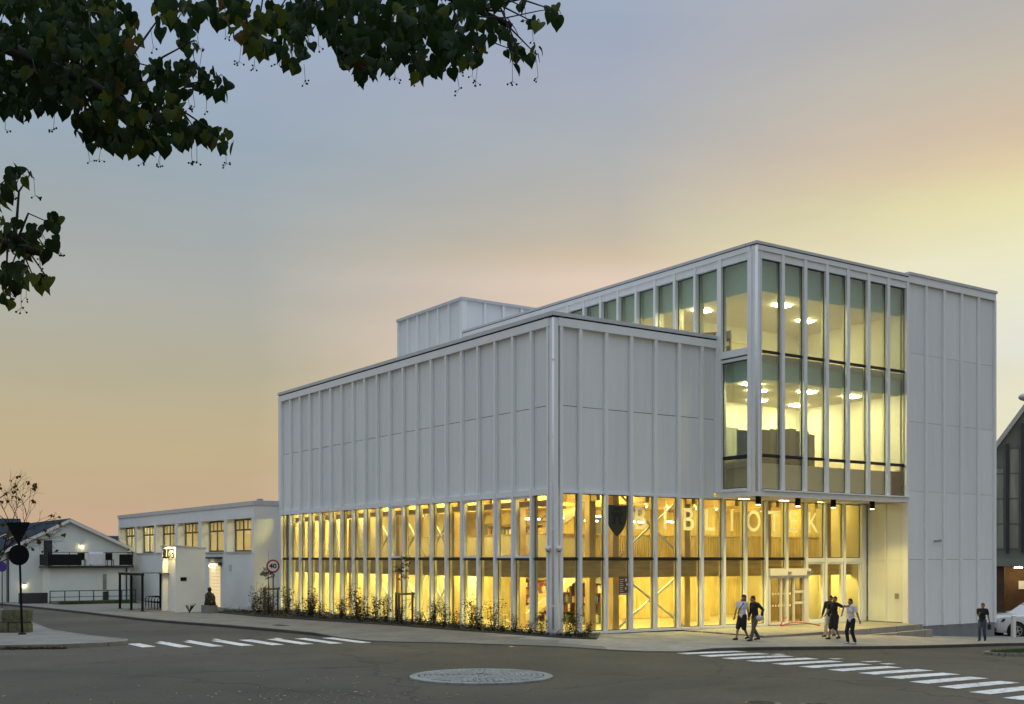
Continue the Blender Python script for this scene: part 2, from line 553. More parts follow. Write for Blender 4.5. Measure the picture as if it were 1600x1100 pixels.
# ------------------------------------------------------------------ ground materials
def asphalt():
    m, N, L, B = nodes_of('asphalt')
    big = pos_noise(N, L, 0.16, 5, 0.55)
    c = ramp2(N, L, big, (0.050, 0.044, 0.030), (0.086, 0.075, 0.052), 0.32, 0.68)
    mid = pos_noise(N, L, 1.1, 5, 0.65, (1, 0.45, 1))
    c = mixc(N, L, c, ramp2(N, L, mid, (0.80, 0.80, 0.80), (1.18, 1.17, 1.15), 0.3, 0.7), 1.0, 'MULTIPLY')
    fine = pos_noise(N, L, 55, 3, 0.7)
    c = mixc(N, L, c, ramp2(N, L, fine, (0.62, 0.62, 0.62), (1.42, 1.42, 1.40), 0.3, 0.72), 1.0, 'MULTIPLY')
    gr = pos_noise(N, L, 7.0, 6, 0.8)
    c = mixc(N, L, c, ramp2(N, L, gr, (0.74, 0.74, 0.74), (1.26, 1.26, 1.24), 0.28, 0.72), 1.0, 'MULTIPLY')
    # old repairs: blocks of asphalt laid at other times
    vp = N.new('ShaderNodeTexVoronoi')
    vp.distance = 'CHEBYCHEV'
    vp.inputs['Scale'].default_value = 0.075
    gp_ = N.new('ShaderNodeNewGeometry')
    mp_ = N.new('ShaderNodeMapping')
    mp_.inputs['Rotation'].default_value = (0, 0, -TH)
    L.new(gp_.outputs['Position'], mp_.inputs['Vector'])
    L.new(mp_.outputs[0], vp.inputs['Vector'])
    sepc = N.new('ShaderNodeSeparateColor')
    L.new(vp.outputs['Color'], sepc.inputs[0])
    c = mixc(N, L, c, ramp2(N, L, sepc.outputs[0], (0.86, 0.87, 0.88), (1.10, 1.08, 1.05), 0.1, 0.9), 1.0, 'MULTIPLY')
    stain = pos_noise(N, L, 0.45, 6, 0.75)
    c = mixc(N, L, c, ramp2(N, L, stain, (0.68, 0.68, 0.69), (1, 1, 1), 0.30, 0.44), 1.0, 'MULTIPLY')
    # tar-sealed cracks
    vor = N.new('ShaderNodeTexVoronoi')
    vor.feature = 'DISTANCE_TO_EDGE'
    vor.inputs['Scale'].default_value = 0.11
    g = N.new('ShaderNodeNewGeometry')
    w = N.new('ShaderNodeTexNoise')
    w.inputs['Scale'].default_value = 0.7
    w.inputs['Detail'].default_value = 5
    L.new(g.outputs['Position'], w.inputs['Vector'])
    av = N.new('ShaderNodeVectorMath')
    av.operation = 'MULTIPLY_ADD'
    av.inputs[1].default_value = (2.6, 2.6, 0)
    L.new(w.outputs['Color'], av.inputs[0])
    L.new(g.outputs['Position'], av.inputs[2])
    L.new(av.outputs[0], vor.inputs['Vector'])
    crack = ramp2(N, L, vor.outputs['Distance'], (0.42, 0.42, 0.42), (1, 1, 1), 0.001, 0.007)
    c = mixc(N, L, c, crack, 1.0, 'MULTIPLY')
    L.new(c, B.inputs['Base Color'])
    rr = N.new('ShaderNodeMapRange')
    rr.inputs['To Min'].default_value = 0.62
    rr.inputs['To Max'].default_value = 0.88
    L.new(mid, rr.inputs['Value'])
    L.new(rr.outputs[0], B.inputs['Roughness'])
    B.inputs['Specular IOR Level'].default_value = 0.35
    bn = N.new('ShaderNodeBump')
    bn.inputs['Strength'].default_value = 0.5
    bn.inputs['Distance'].default_value = 0.01
    L.new(fine, bn.inputs['Height'])
    L.new(bn.outputs[0], B.inputs['Normal'])
    return m

def paving(name, col):
    m, N, L, B = nodes_of(name)
    g = N.new('ShaderNodeNewGeometry')
    rot = N.new('ShaderNodeMapping')
    rot.inputs['Rotation'].default_value = (0, 0, -TH)
    L.new(g.outputs['Position'], rot.inputs['Vector'])
    br = N.new('ShaderNodeTexBrick')
    br.inputs['Scale'].default_value = 1.0
    br.inputs['Brick Width'].default_value = 0.6
    br.inputs['Row Height'].default_value = 0.4
    br.inputs['Mortar Size'].default_value = 0.006
    br.inputs['Color1'].default_value = (*[x * 0.92 for x in col], 1)
    br.inputs['Color2'].default_value = (*[x * 1.07 for x in col], 1)
    br.inputs['Mortar'].default_value = (*[x * 0.55 for x in col], 1)
    L.new(rot.outputs[0], br.inputs['Vector'])
    n = pos_noise(N, L, 0.7, 5, 0.6)
    c = mixc(N, L, br.outputs['Color'], ramp2(N, L, n, (0.74, 0.74, 0.74), (1.15, 1.14, 1.12), 0.3, 0.7), 1.0, 'MULTIPLY')
    n2 = pos_noise(N, L, 45, 3, 0.7)
    c = mixc(N, L, c, ramp2(N, L, n2, (0.8,) * 3, (1.18,) * 3, 0.3, 0.7), 1.0, 'MULTIPLY')
    L.new(c, B.inputs['Base Color'])
    B.inputs['Roughness'].default_value = 0.8
    bn = N.new('ShaderNodeBump')
    bn.inputs['Strength'].default_value = 0.3
    bn.inputs['Distance'].default_value = 0.01
    L.new(n2, bn.inputs['Height'])
    L.new(bn.outputs[0], B.inputs['Normal'])
    return m

def worn_paint():
    m, N, L, B = nodes_of('worn_road_paint')
    f = pos_noise(N, L, 6.0, 7, 0.75)
    c = ramp2(N, L, f, (0.11, 0.10, 0.085), (0.76, 0.75, 0.71), 0.35, 0.47)
    n = pos_noise(N, L, 1.2, 3)
    c = mixc(N, L, c, ramp2(N, L, n, (0.84,) * 3, (1.06,) * 3), 1.0, 'MULTIPLY')
    L.new(c, B.inputs['Base Color'])
    B.inputs['Roughness'].default_value = 0.7
    return m

M['asphalt'] = asphalt()
M['kerb_pale'] = pmat('pale_granite_kerb', (0.22, 0.20, 0.165), 0.8, 0.2, 2.5, bump=0.3, bscale=50, fine=0.2)
M['pave'] = paving('concrete_paving', (0.185, 0.175, 0.145))
M['pave_pale_lit'] = paving('pale_lit_concrete_paving', (0.30, 0.28, 0.235))  # pale paving, its colour raised to stand in for entrance lamp light
M['pave_grey'] = pmat('pale_concrete', (0.20, 0.195, 0.165), 0.85, 0.2, 0.8, bump=0.3, bscale=40, fine=0.15)
M['kerb'] = pmat('granite_kerb', (0.06, 0.055, 0.045), 0.8, 0.2, 2.5, bump=0.3, bscale=50, fine=0.2)
M['paint'] = worn_paint()
M['soil'] = pmat('dark_soil', (0.022, 0.018, 0.013), 0.95, 0.4, 6, bump=0.8, bscale=25, fine=0.4)
M['verge'] = pmat('dull_verge', (0.055, 0.065, 0.035), 0.95, 0.3, 0.2, fine=0.3, bscale=8)
M['grassm'] = pmat('grass_blade', (0.050, 0.085, 0.022), 0.7, 0.5, 2.5)
M['stone'] = pmat('field_stone', (0.20, 0.19, 0.15), 0.9, 0.3, 3.0, bump=0.7, bscale=18, fine=0.2, obj=True)
M['moss'] = pmat('mossy_stone', (0.11, 0.11, 0.06), 0.95, 0.4, 4.0, bump=0.7, bscale=18, fine=0.2, obj=True)
M['cobble'] = pmat('granite_cobble', (0.23, 0.24, 0.22), 0.8, 0.3, 1.2, bump=0.3, bscale=40, fine=0.15)

# ------------------------------------------------------------------ ground sheets
def axis(lo, hi, step, far):
    a = []
    x = lo
    while x <= hi + 1e-6:
        a.append(x)
        x += step
    out_, d = [], step
    p, q = lo, hi
    left, right = [], []
    while p > -far:
        d *= 1.7
        p -= d
        q += d
        left.append(p)
        right.append(q)
    return left[::-1] + a + right

def sheet(name, xs, ys, zf, mat):
    vs = [(x, y, zf(x, y)) for y in ys for x in xs]
    nx = len(xs)
    fs = [(j * nx + i, j * nx + i + 1, (j + 1) * nx + i + 1, (j + 1) * nx + i) for j in range(len(ys) - 1) for i in range(nx - 1)]
    return MB().add(vs, fs).build(name, mat)

def lin(a, b, n):
    return [a + (b - a) * i / (n - 1) for i in range(n)]

tag(sheet('ground', axis(-80, 80, 4, 4000), axis(-60, 160, 4, 4000), lambda x, y: zp(x, y) - 0.30, M['verge']), kind='structure')
ROAD_DZ = -0.12

def zr(x, y):
    return zp(x, y) + ROAD_DZ

road = sheet('road', lin(-75, 75, 201), lin(-5, 110, 155), zr, M['asphalt'])
tag(road, kind='structure')

# pavement round the library: strip between the kerb and the building
KERB_UV = [(-14.5, 66), (-11.4, 44), (-10.4, 32.6), (-9.88, 23.7), (-9.25, 19.4), (-8.3, 15), (-7.6, 10.6), (-7.3, 7.6), (-7.15, 5.2), (-7.0, 3.2),
           (-6.4, 1.9), (-5.0, 0.4), (-2.5, -3.6), (-1.95, -6.0), (-1.3, -7.3), (-0.2, -8.05), (1.2, -8.25), (3, -8.25), (13.3, -8.25), (20.5, -8.25), (28, -8.25), (44, -8.25)]
INNER_UV = [(3, 66), (3, 44), (3, 32.6), (3, 23.7), (3, 19.4), (3, 15), (3, 10.6), (3, 7.6), (3, 5.2), (3, 4.2),
            (3, 3.6), (3, 3.2), (3, 3), (3.2, 3), (3.4, 3), (3.7, 3), (4.2, 3), (5, 3), (13.3, 3), (20.5, 3), (28, 3), (44, 9)]
DROP = {8, 9, 10, 11, 12, 13, 14, 15}          # lowered kerb round the corner, between the two crossings

def resample(A, B, step):
    P, Q, dr = [], [], []
    for i in range(len(A) - 1):
        (a0, b0), (a1, b1) = A[i], A[i + 1]
        n = max(1, int(math.hypot(a1 - a0, b1 - b0) / step))
        for k in range(n):
            t = k / n
            P.append((a0 + (a1 - a0) * t, b0 + (b1 - b0) * t))
            Q.append((B[i][0] + (B[i + 1][0] - B[i][0]) * t, B[i][1] + (B[i + 1][1] - B[i][1]) * t))
            d0 = 1.0 if i in DROP else 0.0
            d1 = 1.0 if (i + 1) in DROP else 0.0
            dr.append(d0 + (d1 - d0) * t)
    P.append(A[-1]); Q.append(B[-1]); dr.append(0.0)
    return P, Q, dr

KP, KQ, KD = resample(KERB_UV, INNER_UV, 1.0)
vs, fs = [], []
NC = 8
for (pu, pv), (qu, qv), d in zip(KP, KQ, KD):
    for k in range(NC + 1):
        t = k / NC
        x, y = W(pu + (qu - pu) * t, pv + (qv - pv) * t)
        vs.append((x, y, zp(x, y) - (0.095 * d * max(0.0, 1 - t * 3.2))))
for i in range(len(KP) - 1):
    for k in range(NC):
        a = i * (NC + 1) + k
        fs.append((a, a + NC + 1, a + NC + 2, a + 1))
pavement = MB().add(vs, fs).build('pavement', M['pave'])
pavement.data.materials.append(M['pave_pale_lit'])
for p_ in pavement.data.polygons:          # paler slabs before the entrance, lamp light partly put into their colour
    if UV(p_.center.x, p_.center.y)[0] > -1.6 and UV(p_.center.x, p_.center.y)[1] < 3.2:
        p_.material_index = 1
tag(pavement, kind='structure')
# kerb stones, one by one
for i in range(len(KP) - 1):
    x0, y0 = W(*KP[i]); x1, y1 = W(*KP[i + 1])
    d0, d1 = KD[i], KD[i + 1]
    dx, dy = x1 - x0, y1 - y0
    Ln = math.hypot(dx, dy)
    if Ln < 0.05:
        continue
    ox, oy = dx / Ln, dy / Ln
    nx_, ny_ = oy, -ox            # away from the pavement
    e = 0.006
    vs = []
    for (x, y, d) in ((x0 + ox * e, y0 + oy * e, d0), (x1 - ox * e, y1 - oy * e, d1)):
        zt = zp(x, y) - 0.095 * d + 0.006
        for off, z in ((-0.13, zt), (0.0, zt), (0.015, zt - 0.015), (0.015, zt - 0.3), (-0.13, zt - 0.3)):
            s_ = -1
            vs.append((x - nx_ * off * s_, y - ny_ * off * s_, z))
    n = 5
    fs = [tuple(range(n)), tuple(range(2 * n - 1, n - 1, -1))] + [(k, n + k, n + (k + 1) % n, (k + 1) % n) for k in range(n)]
    MB().add(vs, fs).build('kerb_stone', M['kerb'], pavement)

# pedestrian crossings
def stripe(u0, u1, v0, v1, z=0.009, nu=6):
    pts, fs = [], []
    for i in range(nu + 1):
        u = u0 + (u1 - u0) * i / nu
        for v in (v0, v1):
            x, y = W(u, v)
            pts.append((x, y, zr(x, y) + z))
    fs = [(2 * i, 2 * i + 2, 2 * i + 3, 2 * i + 1) for i in range(nu)]
    return MB().add(pts, fs).build('crossing_stripe', M['paint'], road)

for k in range(8):
    t = k / 7
    uc = -15.12 + 1.095 * k
    v_lo = (4.9 if k == 0 else 4.35 - 2.1 * t)
    stripe(uc - 0.26, uc + 0.26, v_lo, 7.0 - 1.25 * t * t)
for k in range(13):
    vc = -8.55 - 1.165 * k
    u0 = -0.75 - (0.06 * k if k < 7 else 0.42 + 0.40 * (k - 7))
    stripe(u0, u0 + 2.75 + (0.15 if k < 4 else 0), vc - 0.29, vc + 0.29)
for (uu, vv, l) in ((2.15, -10.1, 0.5), (2.45, -12.4, 0.5), (2.5, -13.7, 0.75), (2.3, -14.6, 0.5)):
    stripe(uu, uu + l, vv - 0.16, vv + 0.16, 0.005)
for (uu, vv) in ((-13.9, 7.3), (-12.75, 7.3), (-11.6, 7.5), (-9.3, 6.6)):
    stripe(uu - 0.1, uu + 0.1, vv - 0.4, vv + 0.3, 0.005)

# low cobbled roundabout island
isl = thing('roundabout_island', 'low round cobbled traffic island in the middle of the junction', 'traffic island', (-0.86, 32.05, ROAD_DZ))
ring = MB()
base = MB().lathe([(1.95, -0.05), (1.95, 0.0), (1.55, 0.035), (0.9, 0.06), (0.02, 0.072)], n=56).build('cobble_bed', M['concrete'], isl, smooth=True)
n_seg = 28
for i in range(n_seg):
    a0, a1 = 2 * PI * i / n_seg + 0.004, 2 * PI * (i + 1) / n_seg - 0.004
    vs = []
    for a in (a0, (a0 + a1) / 2, a1):
        for r, z in ((1.76, -0.03), (1.76, 0.062), (1.95, 0.062), (2.0, 0.045), (2.0, -0.03)):
            vs.append((r * math.cos(a), r * math.sin(a), z))
    fs = [(4, 3, 2, 1, 0), (10, 11, 12, 13, 14)]
    for s_ in range(2):
        for k in range(5):
            fs.append((s_ * 5 + k, s_ * 5 + (k + 1) % 5, s_ * 5 + 5 + (k + 1) % 5, s_ * 5 + 5 + k))
    MB().add(vs, fs).build('edge_stone', M['cobble'], isl)
cob = MB()
r = 1.66
cc = 0
while r > 0.1:
    nn = max(5, int(2 * PI * r / 0.17))
    ph = RND.random()
    for i in range(nn):
        a = 2 * PI * (i + ph) / nn
        h = 0.072 + 0.075 * (1 - r / 1.75) * 0.5 + RND.uniform(-0.006, 0.008)
        s_ = 0.070 + RND.uniform(-0.008, 0.004)
        cx, cy = r * math.cos(a), r * math.sin(a)
        ca, sa = math.cos(a + RND.uniform(-.1, .1)), math.sin(a + RND.uniform(-.1, .1))
        pl = []
        for (k, zz_) in ((s_, h - 0.06), (s_, h - 0.012), (s_ * 0.78, h)):
            for (i_, j_) in ((-1, -1), (1, -1), (1, 1), (-1, 1)):
                pl.append((cx + (i_ * ca - j_ * sa) * k, cy + (i_ * sa + j_ * ca) * k, zz_))
        cob.add(pl, [(8, 9, 10, 11)] + [(q, (q + 1) % 4, 4 + (q + 1) % 4, 4 + q) for q in range(4)] + [(4 + q, 4 + (q + 1) % 4, 8 + (q + 1) % 4, 8 + q) for q in range(4)])
        cc += 1
    r -= 0.158
tag(cob.build('cobbles', M['cobble'], isl), kind='stuff')

# manhole covers at the bottom edge
for (x, y, r, lb) in ((5.75, 26.3, 0.40, 'round iron manhole cover in the asphalt nearer the cobbled island'), (6.9, 26.0, 0.34, 'round iron manhole cover in the asphalt nearer the long crossing')):
    mh = thing('manhole_cover', lb, 'manhole cover', (x, y, ROAD_DZ), 0, 'manhole covers in the road')
    MB().lathe([(r, -0.02), (r, 0.012), (r - 0.05, 0.014), (r - 0.05, 0.004), (0.001, 0.004)], n=32).build('frame_ring', M['dark_metal'], mh)
    lid = MB().lathe([(r - 0.06, -0.01), (r - 0.06, 0.010), (0.001, 0.010)], n=32)
    for i in range(-3, 4):
        w_ = math.sqrt(max(0, (r - 0.09) ** 2 - (i * 0.09) ** 2))
        lid.box(-w_, w_, i * 0.09 - 0.015, i * 0.09 + 0.015, 0.010, 0.016)
    lid.build('lid', M['dark_metal'], mh)

# drain covers in the pavement and gutter
for (u, v, w_, d_, lb) in ((-6.3, 13.4, 0.9, 0.5, 'rectangular iron cover in the pavement beside the left crossing'), (-3.2, -2.1, 0.7, 0.35, 'iron gutter grating at the lowered kerb before the corner column')):
    x, y = W(u, v)
    if v < 0:
        x, y = W(u - 0.55, v - 0.35)
    dc = thing('drain_cover', lb, 'drain cover', (x, y, (zp(x, y) if v > 0 else zr(x, y)) + 0.001), TH)
    fr_ = MB()
    for (a0, a1, b0, b1) in ((-d_ / 2, d_ / 2, -w_ / 2, -w_ / 2 + 0.05), (-d_ / 2, d_ / 2, w_ / 2 - 0.05, w_ / 2), (-d_ / 2, -d_ / 2 + 0.05, -w_ / 2 + 0.05, w_ / 2 - 0.05), (d_ / 2 - 0.05, d_ / 2, -w_ / 2 + 0.05, w_ / 2 - 0.05)):
        fr_.box(a0, a1, b0, b1, -0.02, 0.014)
    fr_.build('frame', M['dark_metal'], dc)
    n_ = 7
    for i in range(n_):
        b0 = -w_ / 2 + 0.07 + (w_ - 0.14) * i / n_
        box('grate_bar', M['dark_metal'], dc, -d_ / 2 + 0.051, d_ / 2 - 0.051, b0, b0 + (w_ - 0.14) / n_ * 0.6, -0.02, 0.010)

# kerbed pavement corner on the far left with sign and stone wall
LP = [(-60, 36.5), (-18.6, 42.1), (-16.6, 42.5), (-15.3, 43.4), (-14.9, 44.3), (-15.2, 45.2), (-17.5, 47.4), (-20.5, 51.0), (-24.5, 58), (-70, 90)]
lp = MB().prism(LP, lambda x, y: -0.3, lambda x, y: 0.02).build('pavement', M['pave_grey'])
tag(lp, kind='structure')
for i in range(1, 8):
    (x0, y0), (x1, y1) = LP[i], LP[i + 1]
    Ln = math.hypot(x1 - x0, y1 - y0)
    m_ = max(1, round(Ln / 1.0))
    for k in range(m_):
        t0, t1 = k / m_, (k + 1) / m_
        a = Vector((x0 + (x1 - x0) * t0, y0 + (y1 - y0) * t0, -0.12)); b = Vector((x0 + (x1 - x0) * t1, y0 + (y1 - y0) * t1, -0.12))
        d = (b - a).normalized() * 0.006
        MB().bar(a + d, b - d, 0.14, 0.30).build('kerb_stone', M['kerb_pale'], lp)

# grass traffic island at the right edge
gi = thing('grass_island', 'kerbed grass traffic island at the right edge of the street', 'traffic island')
gp = []
for i in range(40):
    a = 2 * PI * i / 40
    sx_, sy_ = math.copysign(abs(math.cos(a)) ** 0.75, math.cos(a)), math.copysign(abs(math.sin(a)) ** 0.75, math.sin(a))
    gp.append(W(16.6 + 4.6 * sx_, -12.2 + 0.95 * sy_))
MB().prism(gp, lambda x, y: zr(x, y) - 0.1, lambda x, y: zr(x, y) + 0.09).build('turf_base', M['soil'], gi)
for i in range(40):
    (x0, y0), (x1, y1) = gp[i], gp[(i + 1) % 40]
    a = Vector((x0, y0, zr(x0, y0) + 0.0)); b = Vector((x1, y1, zr(x1, y1) + 0.0))
    d = (b - a).normalized() * 0.004
    MB().bar(a + d, b - d, 0.16, 0.24).build('kerb_stone', M['kerb_pale'], gi)

def grass_patch(name, parent, sampler, n, h, zf, seed):
    rr = random.Random(seed)
    mb = MB()
    for _ in range(n):
        x, y = sampler(rr)
        z = zf(x, y)
        a = rr.uniform(0, 2 * PI)
        hh = h * rr.uniform(0.5, 1.2)
        w_ = 0.012 * rr.uniform(0.7, 1.5)
        lx, ly = rr.uniform(-.5, .5) * hh, rr.uniform(-.5, .5) * hh
        ca, sa = math.cos(a) * w_, math.sin(a) * w_
        mb.add([(x - ca, y - sa, z), (x + ca, y + sa, z), (x + lx, y + ly, z + hh)], [(0, 1, 2)])
    return tag(mb.build(name, M['grassm'], parent), kind='stuff')

def _gs(rr):
    while True:
        a, b = rr.uniform(-1, 1), rr.uniform(-1, 1)
        if abs(a) ** 2.6 + abs(b) ** 2.6 < 0.93:
            return W(16.6 + 4.5 * a, -12.2 + 0.86 * b)
grass_patch('turf', gi, _gs, 9000, 0.11, lambda x, y: zr(x, y) + 0.085, 3)

# fallen leaves in the road and gutter
def fallen(name, label, sampler, n, seed, mats, size=0.05):
    rr = random.Random(seed)
    mb = MB()
    for _ in range(n):
        x, y, z = sampler(rr)
        a = rr.uniform(0, 2 * PI)
        s_ = size * rr.uniform(0.6, 1.3)
        ca, sa = math.cos(a), math.sin(a)
        pts = [(-1, 0, 0), (-.3, .6, .12), (.5, .5, .16), (1.1, 0, .03), (.5, -.5, .2), (-.3, -.6, .1)]
        mb.add([(x + (p * ca - q * sa) * s_, y + (p * sa + q * ca) * s_, z + 0.006 + h * s_ * rr.uniform(.5, 2)) for p, q, h in pts], [(0, 1, 2, 3), (0, 3, 4, 5)])
    o = mb.build(name, mats)
    return tag(o, label, 'leaf', kind='stuff')

M['dryleaf'] = pmat('dry_leaf', (0.34, 0.27, 0.16), 0.8, 0.5, 1.5)
M['rustleaf'] = pmat('rusty_leaf_litter', (0.13, 0.065, 0.035), 0.9, 0.4, 1.5)

def _fl(rr):
    x = rr.gauss(-4.5, 1.6) if rr.random() < 0.55 else rr.uniform(-14, 0)
    y = rr.gauss(27.2, 0.9) if rr.random() < 0.6 else rr.uniform(25, 33)
    return x, y, zr(x, y)
fallen('fallen_leaves', 'pale dry leaves scattered on the asphalt at lower left', _fl, 150, 5, M['dryleaf'], 0.045)

def _fg(rr):
    t = rr.random() ** 0.8
    x = -18.6 - 6 * t if rr.random() < .5 else -18.6 + 2.2 * rr.random()
    y = 42.0 + (x + 18.6) * 0.14 - abs(rr.gauss(0.05, 0.12))
    return x, y, -0.12 + max(0, rr.gauss(0.03, 0.03))
fallen('leaf_litter', 'rusty brown leaf litter lying along the left kerb', _fg, 1500, 6, M['rustleaf'], 0.05)
# ------------------------------------------------------------------ the library
lib = thing('library_building', 'large white panelled library with lit glass ground storeys and glazed upper box', 'building', (CX, CY, 0), TH)
U1, V1 = 9.35, -2.46
LEN_L = 28.29

def fbx(fac, name, mat, s0, s1, d0, d1, z0, z1, parent=None, bev=0.0):
    """box on a front: s along it, d outward from its plane"""
    kind, p = fac
    if kind == 'L':
        return box(name, mat, parent or lib, p - d1, p - d0, s0, s1, z0, z1, bev)
    return box(name, mat, parent or lib, s0, s1, p - d1, p - d0, z0, z1, bev)

FL, FR, FUR, FUL = ('L', 0.0), ('R', 0.0), ('R', V1), ('L', U1)

def pane(fac, s0, s1, z0, z1, d, mat, gk=0.032, gmat=None, frame=None):
    p = fbx(fac, 'pane', mat, s0, s1, d - 0.012, d, z0, z1)
    w, h = (s1 - s0) / 2, (z1 - z0) / 2
    def ring(g, da, db):
        mb = MB()
        for (a0, a1, b0, b1) in ((-w, -w + g, -h, h), (w - g, w, -h, h), (-w + g, w - g, -h, -h + g), (-w + g, w - g, h - g, h)):
            if fac[0] == 'L':
                mb.box(-db, -da, a0, a1, b0, b1)
            else:
                mb.box(a0, a1, -db, -da, b0, b1)
        return mb
    key = (fac[0], round(w, 3), round(h, 3), gk, bool(frame))
    if key not in _BOX:
        _BOX[key] = ring(gk, 0.008, 0.022).mesh('gasket', gmat or M['gasket'])
    place('gasket', _BOX[key], p)
    if frame:
        k2 = key + ('f',)
        if k2 not in _BOX:
            mb = ring(0.10, 0.012, 0.11)
            _BOX[k2] = mb.mesh('casement_frame', frame)
        place('casement_frame', _BOX[k2], p)
    return p

def gable_of(rows):
    return rows

# --- lower block, left front -------------------------------------------------
ZT, ZC0, ZC1 = 3.2, 6.10, 12.85
CASEMENT_UP = {4 - 0: 0}
for k in range(20):
    a, b = max(0.28 + 1.4 * k, 0.47), 0.13 + 1.4 * (k + 1)
    fbx(FL, 'fin', M['fin'], b, b + 0.15, -0.215, 0.0, 0.0, ZC1)
    fbx(FL, 'panel', M['clad'], a + 0.014, b - 0.014, -0.212, -0.16, ZC0, 9.572)
    fbx(FL, 'panel', M['clad'], a + 0.014, b - 0.014, -0.212, -0.16, 9.598, ZC1)
    fbx(FL, 'head_rail', M['fin'], a, b, -0.214, -0.03, 5.86, ZC0 - 0.02)
    fbx(FL, 'transom', M['gasket'], a, b, -0.20, -0.10, 3.14, 3.22)
    fbx(FL, 'sill', M['fin'], a, b, -0.215, -0.03, 0.0, 0.10)
    cas = k in (0 + 1, 2, 4, 9)
    pane(FL, a, b, 3.22, 5.86, -0.185, M['glass'], frame=M['fin'] if cas else None)
    pane(FL, a, b, 0.10, 3.14, -0.185, M['glass'])
    fbx(FL, 'inner_post', M['cream_in'], b + 0.04, b + 0.13, -0.36, -0.22, 0.03, 5.95)
fbx(FL, 'fin', M['fin'], 0.33, 0.47, -0.215, 0.0, 0.0, ZC1)
fbx(FL, 'parapet_band', M['fin'], 0.30, LEN_L + 0.25, -0.30, 0.012, ZC1, 13.19)
fbx(FL, 'shadow_gap', M['gap'], 0.02, LEN_L + 0.2, -0.30, -0.02, 13.19, 13.26)
fbx(FL, 'coping', M['cap'], -0.03, LEN_L + 0.28, -0.55, 0.04, 13.26, 13.42)
fbx(FL, 'backing_wall', M['seam'], 0.30, LEN_L, -0.42, -0.2155, 5.98, 13.2)
fbx(FL, 'corner_strip', M['fin'], LEN_L + 0.002, LEN_L + 0.26, -0.40, -0.004, 0.0, ZC1)
# --- corner column with its rain pipe ----------------------------------------
box('corner_column', M['fin'], lib, 0.03, 0.30, 0.03, 0.30, 0.0, 13.19)
MB().tube([(0.02, 0.02, 0.3), (0.02, 0.02, 13.15)], 0.052, 12).build('rain_pipe', M['fin'], lib, smooth=True)
for z in (1.2, 4.4, 8.2, 11.4):
    MB().tube([(0.02, 0.02, z), (0.02, 0.02, z + 0.05)], 0.064, 12).build('pipe_clip', M['fin'], lib)
for s_ in (-1, 1):
    c = MB()
    bx, by = (-0.06, 0.28) if s_ < 0 else (0.28, -0.06)
    c.tube([(bx * .6, by * .6, 3.62), (bx, by, 3.62)], 0.04, 8)
    c.ball((bx, by, 3.60), (0.13, 0.13, 0.12), 12, 8)
    o = c.build('security_camera', M['steel_white'], lib, smooth=True)
    MB().ball((bx, by, 3.545), (0.085, 0.085, 0.085), 10, 6).build('camera_dome', M['black'], o, smooth=True)
# --- lower block, right front -------------------------------------------------
for k in range(14):
    a, b = max(0.14 + 1.4 * k, 0.53), -0.01 + 1.4 * (k + 1)
    clad = a < U1 - 0.1
    ztop = ZC1 if b < U1 else 5.96
    fbx(FR, 'fin', M['fin'], b, b + 0.15, -0.215, 0.0, 0.0, ztop)
    if clad:
        bb = min(b, U1 - 0.02)
        fbx(FR, 'panel', M['clad'], a + 0.014, bb - 0.014, -0.212, -0.16, 6.03, 9.572)
        fbx(FR, 'panel', M['clad'], a + 0.014, bb - 0.014, -0.212, -0.16, 9.598, ZC1)
    fbx(FR, 'head_rail', M['fin'], a, b, -0.214, -0.05, 5.93, 6.02 if clad else 5.97)
    fbx(FR, 'sill', M['fin'], a, b, -0.215, -0.03, 0.0, 0.10)
    fbx(FR, 'inner_post', M['cream_in'], b + 0.04, b + 0.13, -0.36, -0.22, 0.03, 5.95)
    if k < 9:
        fbx(FR, 'transom', M['gasket'], a, b, -0.20, -0.10, 3.14, 3.22)
        pane(FR, a, b, 3.22, 5.93, -0.185, M['glass'])
        pane(FR, a, b, 0.10, 3.14, -0.185, M['glass'])
    elif k in (9, 10):
        fbx(FR, 'transom', M['gasket'], a, b, -0.20, -0.10, 3.14, 3.22)
        pane(FR, a, b, 3.22, 5.93, -0.185, M['glass'])
        pane(FR, a, b, 2.76, 3.14, -0.185, M['glass'])
    else:
        fbx(FR, 'transom', M['fin'], a, b, -0.20, -0.03, 3.02, 3.22)
        pane(FR, a, b, 3.22, 5.93, -0.185, M['glass'])
        pane(FR, a, b, 0.10, 3.02, -0.185, M['glass'], frame=M['fin'])
fbx(FR, 'fin', M['fin'], 0.38, 0.53, -0.215, 0.0, 0.0, ZC1)
fbx(FR, 'parapet_band', M['fin'], 0.302, U1 - 0.01, -0.30, 0.012, ZC1, 13.19)
fbx(FR, 'shadow_gap', M['gap'], 0.02, U1 - 0.01, -0.30, -0.02, 13.19, 13.26)
fbx(FR, 'coping', M['cap'], 0.552, U1 - 0.01, -0.55, 0.04, 13.26, 13.42)
fbx(FR, 'backing_wall', M['seam'], 0.425, U1 - 0.02, -0.42, -0.2155, 5.98, 13.2)
fbx(FR, 'fin', M['fin'], 19.752, 19.998, -0.34, -0.05, 0.0, 5.96)
fbx(FR, 'base_strip', M['gap'], 0.3, 20.0, -0.3, -0.02, -0.12, -0.003)

